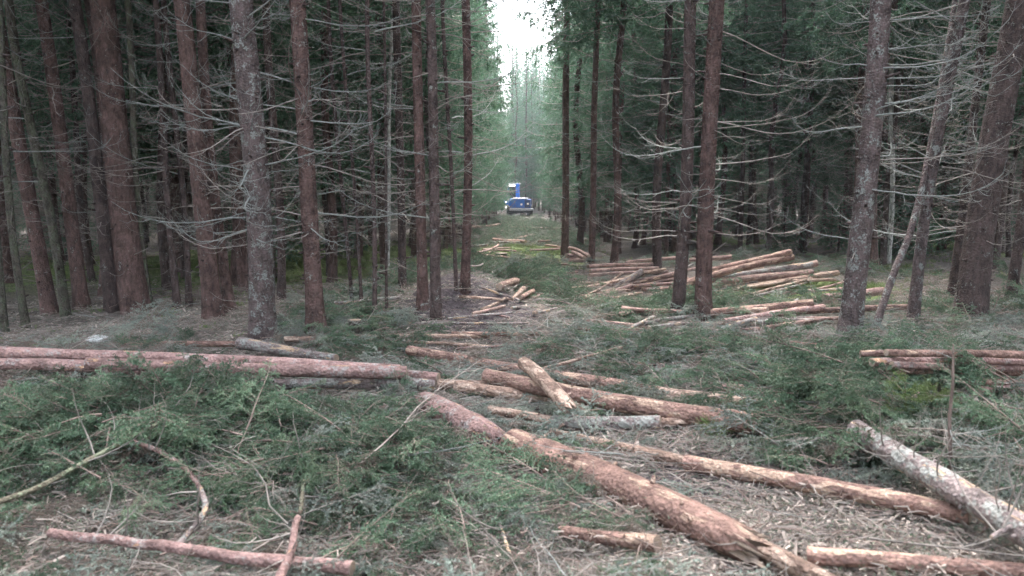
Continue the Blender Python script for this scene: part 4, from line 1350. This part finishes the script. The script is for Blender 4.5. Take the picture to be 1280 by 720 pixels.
LM = [M['twig_brown'], M['twig_grey'], M['twig_pale'], M['chips'], M['needles_cut']]
LP = [litter_patch(rg, 26, 5, 60).mesh('litter', LM, False) for _ in range(4)] + [litter_patch(rg, 12, 34, 20).mesh('litter', LM, False) for _ in range(2)]
colL = proto_collection('litter', LP)
scatter('ground_litter', *place(9000, (-9, 10, 2.0, 18), lambda x, y: np.clip(.6 - .7 * field(MOSS, x, y) - .4 * field(MOUND, x, y), 0, 1) * (strip_w(x, y) * .6 + .4), .01, .0, .1, (.7, 1.6), nvar=4, bias=1.1), colL,
        'twig ends, needles and bark crumbs on the ground')
scatter('wood_chips', *place(900, (-3, 8, 2.0, 30), lambda x, y: np.clip(field(CHIP, x, y), 0, 1), .01, .0, .1, (.6, 1.3), nvar=2, bias=1.0)[:3],
        np.full(900, 0)[:0] if False else rg.integers(4, 6, 900), colL, 'pale wood chips and shavings scattered on the bare ground') if False else None
cp = place(800, (-3, 8, 2.0, 30), lambda x, y: np.clip(field(CHIP, x, y), 0, 1), .01, .0, .1, (.6, 1.3), nvar=2)
scatter('wood_chips', cp[0], cp[1], cp[2], cp[3] + 4, colL, 'pale wood chips and shavings scattered on the bare ground')

# low green plants and seedlings of the wood floor
def tuft(rng):
    mb = MB()
    for k in range(16):
        a = rng.uniform(0, 6.28)
        st = polyline((rng.normal() * .08, rng.normal() * .08, 0), (math.cos(a) * .5, math.sin(a) * .5, 1), rng.uniform(.06, .16), 3, rng, .3, .3)
        P, T = along(st, 12, .1, 1, rng)
        needles(mb, P, T, .035, .014, rng, .9, mi=0)
    return mb


colM = proto_collection('tufts', [tuft(rg).mesh('tuft', M['needles_moss']) for _ in range(3)])
mw = lambda x, y: np.clip(field(MOSS, x, y) * .8, 0, 1) * patchy(x, y)
scatter('moss_tufts', *place(5000, (-22, 24, 8, 50), mw, .0, -.02, .15, (.4, 1.0), nvar=3, bias=1.1), colM, 'low moss and bilberry tufts on the wood floor')

# loose bare sticks, single things
for k in range(46):
    px = rg.uniform(20, 1260); py = rg.uniform(480, 715)
    if 640 < px < 960 and 540 < py < 690 and rg.random() < .7: continue
    p = at(px, py)
    me = DTW[k % 8]
    o = link('bare_branch', me)
    o.location = (p.x, p.y, p.z + rg.uniform(.1, .22))
    o.rotation_euler = (rg.normal() * .3, rg.normal() * .22, rg.uniform(0, 6.28))
    s_ = rg.uniform(.7, 1.3); o.scale = (s_, s_, s_)
    tag(o, 'bare forked branch lying loose on top of the foreground brash', 'branch', 'bare branches strewn over the brash')

# stumps
for (px, py, r_, hh, lab) in ((444, 417, .075, .17, 'small pale cut stump beside the long orange pole'), (627, 326, .17, .22, 'old brown stump left of the mossy patch in the strip'),
                              (658, 330, .12, .15, 'low pale stump in the mossy patch of the strip')):
    p = at(px, py); root = empty('tree_stump', p); tag(root, lab, 'stump')
    mb = MB(); mb.tube([(0, 0, -.1), (0, 0, 0), (0, 0, .05), (0, 0, hh)], (r_ * 1.5, r_ * 1.35, r_ * 1.1, r_), 16, False, 0, .08, rg)
    link('bark', mb.mesh('bark', M['trunk_moss']), root)
    mb = MB(); mb.tube([(0, 0, hh - .01), (0, 0, hh + .006)], (r_ * .98, r_ * .96), 16, True, 0)
    link('cut_top', mb.mesh('cut_top', M['cut'], False), root)
# root plate knob by the pale stone
def rock(name, px, py, sx, sy, sz, mat, label, cat='stone', seed=1, lift=0.0):
    rng = np.random.default_rng(seed)
    p = at(px, py)
    V = []; nu, nv = 18, 10
    for j in range(nv + 1):
        th = PI * j / nv
        for i in range(nu):
            a = 2 * PI * i / nu
            V.append((math.sin(th) * math.cos(a), math.sin(th) * math.sin(a), math.cos(th)))
    V = np.array(V)
    k = rng.normal(size=(5, 3)) * 2
    f = 1 + .09 * sum(np.sin(V @ k[i] + i) for i in range(5)) * .6
    V = V * f[:, None] * np.array((sx, sy, sz))
    Q = [(j * nu + i, j * nu + (i + 1) % nu, (j + 1) * nu + (i + 1) % nu, (j + 1) * nu + i) for j in range(nv) for i in range(nu)]
    mb = MB(); mb.add(V, quads=Q)
    o = link(name, mb.mesh(name, M[mat])); o.location = (p.x, p.y, p.z + sz * .5 + lift)
    tag(o, label, cat)
    return o


rock('stone', 123, 438, .15, .10, .055, 'stone', 'pale grey-white flat stone behind the pink-barked logs', seed=3, lift=.10)
rock('stone', 728, 504, .04, .035, .03, 'stone', 'small pale stone near the splintered end of the short log', seed=8)

# splinters at the torn end of the short crossing log
p = at(712, 511, .2)
mb = MB()
for k in range(9):
    a = Vector((rg.normal() * .03, rg.normal() * .03, rg.normal() * .03)); d = Vector((rg.uniform(.0, .22), -rg.uniform(.08, .2), rg.normal() * .04))
    mb.tube([a, a + d * .5, a + d], (.014, .009, .002), 4, True, 0)
o = link('splintered_wood', mb.mesh('splintered_wood', M['log_peel'])); o.location = p
tag(o, 'bundle of torn wood splinters at the end of the short leaning log', 'splinters')

# dead sapling close to the camera on the right
f = at(1186, 612)
f = Vector((f.x, f.y, f.z))
root = empty('dead_sapling', f); tag(root, 'thin dead spruce sapling with lichen tufts standing in the right foreground', 'sapling')
tp = at_depth(1192, 430, f.y) - f
mb = MB(); mb.tube([Vector((0, 0, -.1)), tp * .25 + Vector((.004, 0, 0)), tp * .5 + Vector((-.008, 0, 0)), tp * .75 + Vector((.006, 0, 0)), tp], (.013, .0115, .010, .008, .004), 8, True, 0, .15, rg)
link('stem', mb.mesh('stem', M['twig_brown']), root)
for k in range(22):
    z = rg.uniform(.12, .98)
    b = link('dead_branch', (DEAD + DEAD_SHORT)[int(rg.integers(9, 18))], root); b.location = tp * z
    s_ = rg.uniform(.12, .30) * (1.25 - z * .6); 
    b.scale = (s_, s_, s_) if k % 18 < 13 else (s_ * 2, s_ * 2, s_ * 2)
    b.rotation_euler = (rg.uniform(-.5, .5), rg.uniform(-.5, .1), rg.uniform(0, 6.28))

# young living spruces in the brash
def sapling(px, py, h, mat, label, n=26):
    p = at(px, py)
    root = empty('spruce_seedling', p); tag(root, label, 'seedling')
    mb = MB(); mb.tube([(0, 0, -.05), (.01, 0, h * .5), (0, .01, h)], (.009, .006, .002), 6, False, 0)
    link('stem', mb.mesh('stem', M['twig_brown']), root)
    mb = MB(); rng = np.random.default_rng(int(px))
    P, T = along(np.array([(0, 0, h * .3), (0, 0, h * 1.0)]), 90, 0, 1, rng)
    needles(mb, P, T, .016, .003, rng)
    for k in range(n):
        z = h * rng.uniform(.12, .95); a = k * 2.4
        st = polyline((0, 0, z), (math.cos(a), math.sin(a), .35), (h - z) * .55 + .06, 4, rng, .1, .3, .3)
        P, T = along(st, int(60 + 150 * (h - z)), 0, 1, rng); needles(mb, P, T, .016, .003, rng)
        Q, TT = along(st, 5, .2, .9, rng)
        for j in range(5):
            tw = polyline(Q[j], TT[j] + rng.normal(size=3) * .6, .07, 2, rng)
            P, T = along(tw, 34, 0, 1, rng); needles(mb, P, T, .015, .003, rng)
    link('foliage', mb.mesh('foliage', M[mat]), root)


sapling(232, 442, .28, 'needles_cut', 'tiny green spruce standing behind the pink logs near the thin orange stem')
sapling(892, 548, .14, 'needles_moss', 'tiny bright green plant by the end of the long straight log')
sapling(1128, 545, .42, 'needles_moss', 'yellow-green young spruce bush beside the thick grey lichen-covered log')
sapling(1168, 540, .34, 'needles_moss', 'small yellow-green spruce bush between the dead sapling and its larger twin')
sapling(1120, 490, .30, 'needles_cut', 'small dark green spruce in front of the low right-hand stack')

# ---------------------------------------------------------------- forestry machine
def harvester():
    blue = plain('machine_blue', (.02, .13, .50), .5, .12, 4, 0)
    blue_d = plain('machine_dark_blue', (.02, .07, .26), .5, .2, 4, 0)
    dark = plain('machine_black', (.025, .025, .03), .6, .3, 6, 0)
    glass = plain('machine_glass', (.03, .04, .05), .08, .1, 3, 0)
    tyre = plain('machine_tyre', (.03, .028, .027), .9, .5, 9, 0)
    steel = plain('machine_steel', (.42, .42, .44), .5, .3, 9, 0)
    white = plain('machine_white', (.80, .80, .82), .45, .08, 9, 0)
    lamp = bpy.data.materials.new('machine_lamp'); lamp.use_nodes = True
    lb = lamp.node_tree.nodes['Principled BSDF']
    lb.inputs['Emission Color'].default_value = (1, .97, .9, 1); lb.inputs['Emission Strength'].default_value = .9
    base = at(650, 272.5) + Vector((0, 0, .12))
    root = empty('forest_harvester', base)
    root.rotation_euler.z = R(-4)
    tag(root, 'blue forestry harvester seen from behind at the far end of the strip', 'harvester')
    u = base.y / 1000.0  # one photo pixel in metres there

    def P(px, py): return ((px - 650) * u, (272.5 - py) * u)

    def bevbox(name, x0, y0, x1, y1, dep0, dep1, m, bev=.04, parent=root):
        (a, b), (c, d) = P(x0, y0), P(x1, y1)
        mb = MB(); mb.box(((a + c) / 2, (dep0 + dep1) / 2, (b + d) / 2), (abs(c - a), dep1 - dep0, abs(d - b)))
        o = link(name, mb.mesh(name, m, False), parent)
        md = o.modifiers.new('bevel', 'BEVEL'); md.width = bev; md.segments = 2
        return o
    bevbox('engine_cover', 636, 249.8, 656, 261.5, 0, 2.2, blue, .1)
    bevbox('cooling_grille', 655.5, 250.6, 663.6, 261.5, -.05, 2.0, blue_d, .08)
    for k in range(5):
        bevbox('grille_slat', 656.3, 252 + k * 1.8, 662.8, 252.7 + k * 1.8, -.10, -.04, dark, .01)
    bevbox('cover_top', 640, 249.0, 659, 250.3, -.06, 2.1, white, .04)
    bevbox('rear_bumper', 637, 261.8, 667, 264.6, -.35, -.05, steel, .05)
    bevbox('chassis', 638, 261.6, 664, 268, 0, 4.6, dark, .05)
    bevbox('tank_badge', 650.6, 256.0, 653, 258.2, -.03, .02, white, .02)
    bevbox('tank_badge', 658.6, 255.2, 661, 257.2, -.12, -.06, white, .02)
    cab = bevbox('cab', 634.8, 233.5, 644, 250, 2.3, 4.0, dark, .1)
    bevbox('window', 635.8, 238.5, 642.8, 248.5, 2.26, 2.32, glass, .03, cab)
    bevbox('cab_roof', 632.5, 230.5, 648.0, 232.2, 1.9, 4.2, steel, .05)
    bevbox('light_panel', 634.5, 232.6, 642.0, 234.6, 2.1, 2.35, lamp, .03)
    bevbox('side_tank', 627, 253, 636, 258, 1.4, 3.0, blue, .08)
    bevbox('fender', 636, 251.5, 645, 260, -.02, .12, blue, .05)
    bevbox('crane_column', 643.4, 232, 648.2, 249.5, 1.6, 2.1, blue, .06)
    mb = MB(); (a, b) = P(646, 233); (c, d) = P(636, 226)
    mb.tube([(a, 1.8, b), (c, 4.5, d - .5), (c - .8, 8.0, d - 1.2)], (.16, .13, .10), 8)
    link('crane_boom', mb.mesh('crane_boom', blue, False), root)
    mb = MB(); (a, b) = P(632.5, 232); (c, d) = P(631.4, 268)
    mb.tube([(a, 2.0, b), (c, 2.0, d)], .035, 6); link('ladder_rail', mb.mesh('ladder_rail', steel, False), root)
    for (px, py) in ((631.6, 254.6), (631.6, 261.0)):
        (a, b) = P(px, py); mb = MB(); mb.tube([(a, 1.30, b), (a, 1.22, b), (a, 1.2, b)], (.05, .065, .06), 12)
        link('work_lamp', mb.mesh('work_lamp', lamp, False), root)
    for sx, px in ((-1, 636.5), (1, 661.5)):
        for yy in (.75, 2.05):
            (a, b) = P(px, 266.5)
            mb = MB()
            ring = [(-.30, .44), (-.28, .54), (-.16, .60), (.16, .60), (.28, .54), (.30, .44)]
            V = []; ns = 26
            for (xo, rr) in ring:
                for k in range(ns):
                    an = 2 * PI * k / ns; r2 = rr * (1 + (.04 if k % 2 else 0) * (rr > .5))
                    V.append((xo, math.cos(an) * r2, math.sin(an) * r2))
            Q = [(i * ns + k, i * ns + (k + 1) % ns, (i + 1) * ns + (k + 1) % ns, (i + 1) * ns + k) for i in range(5) for k in range(ns)]
            mb.add(V, quads=Q)
            w = link('wheel', mb.mesh('wheel', tyre, False), root); w.location = (a, yy, .58)
            mb = MB(); mb.tube([(-.2, 0, 0), (.2, 0, 0)], (.43, .43), 20); link('rim', mb.mesh('rim', blue_d, False), w)
    for px in (636.5, 661.5):
        (a, b) = P(px, 262.3); mb = MB()
        mb.tube([(a, -.05, 1.05), (a, .3, 1.24), (a, 1.4, 1.28), (a, 2.5, 1.24), (a, 2.8, 1.0)], .06, 6)
        link('track_guard', mb.mesh('track_guard', steel, False), root)


harvester()

# ---------------------------------------------------------------- haze: one closed box of pale air
mb = MB(); mb.box((0, 95, 12.3), (400, 330, 32.0))
hz = link('haze', mb.mesh('haze', [], False))
hm = bpy.data.materials.new('haze_air'); hm.use_nodes = True
hn = hm.node_tree.nodes; hn.remove(hn['Principled BSDF'])
pv = hn.new('ShaderNodeVolumePrincipled')
pv.inputs['Color'].default_value = (.80, .90, 1.0, 1)
pv.inputs['Density'].default_value = 0.0006
pv.inputs['Density Attribute'].default_value = ''
pv.inputs['Anisotropy'].default_value = 0.0
hm.node_tree.links.new(pv.outputs[0], hn['Material Output'].inputs['Volume'])
hz.data.materials.append(hm)
tag(hz, 'thin pale haze between the trees', None, None, 'stuff')

for o_ in S.objects:
    if 'label' in o_ and len(o_['label'].split()) > 16: print('LONG', o_['label'])
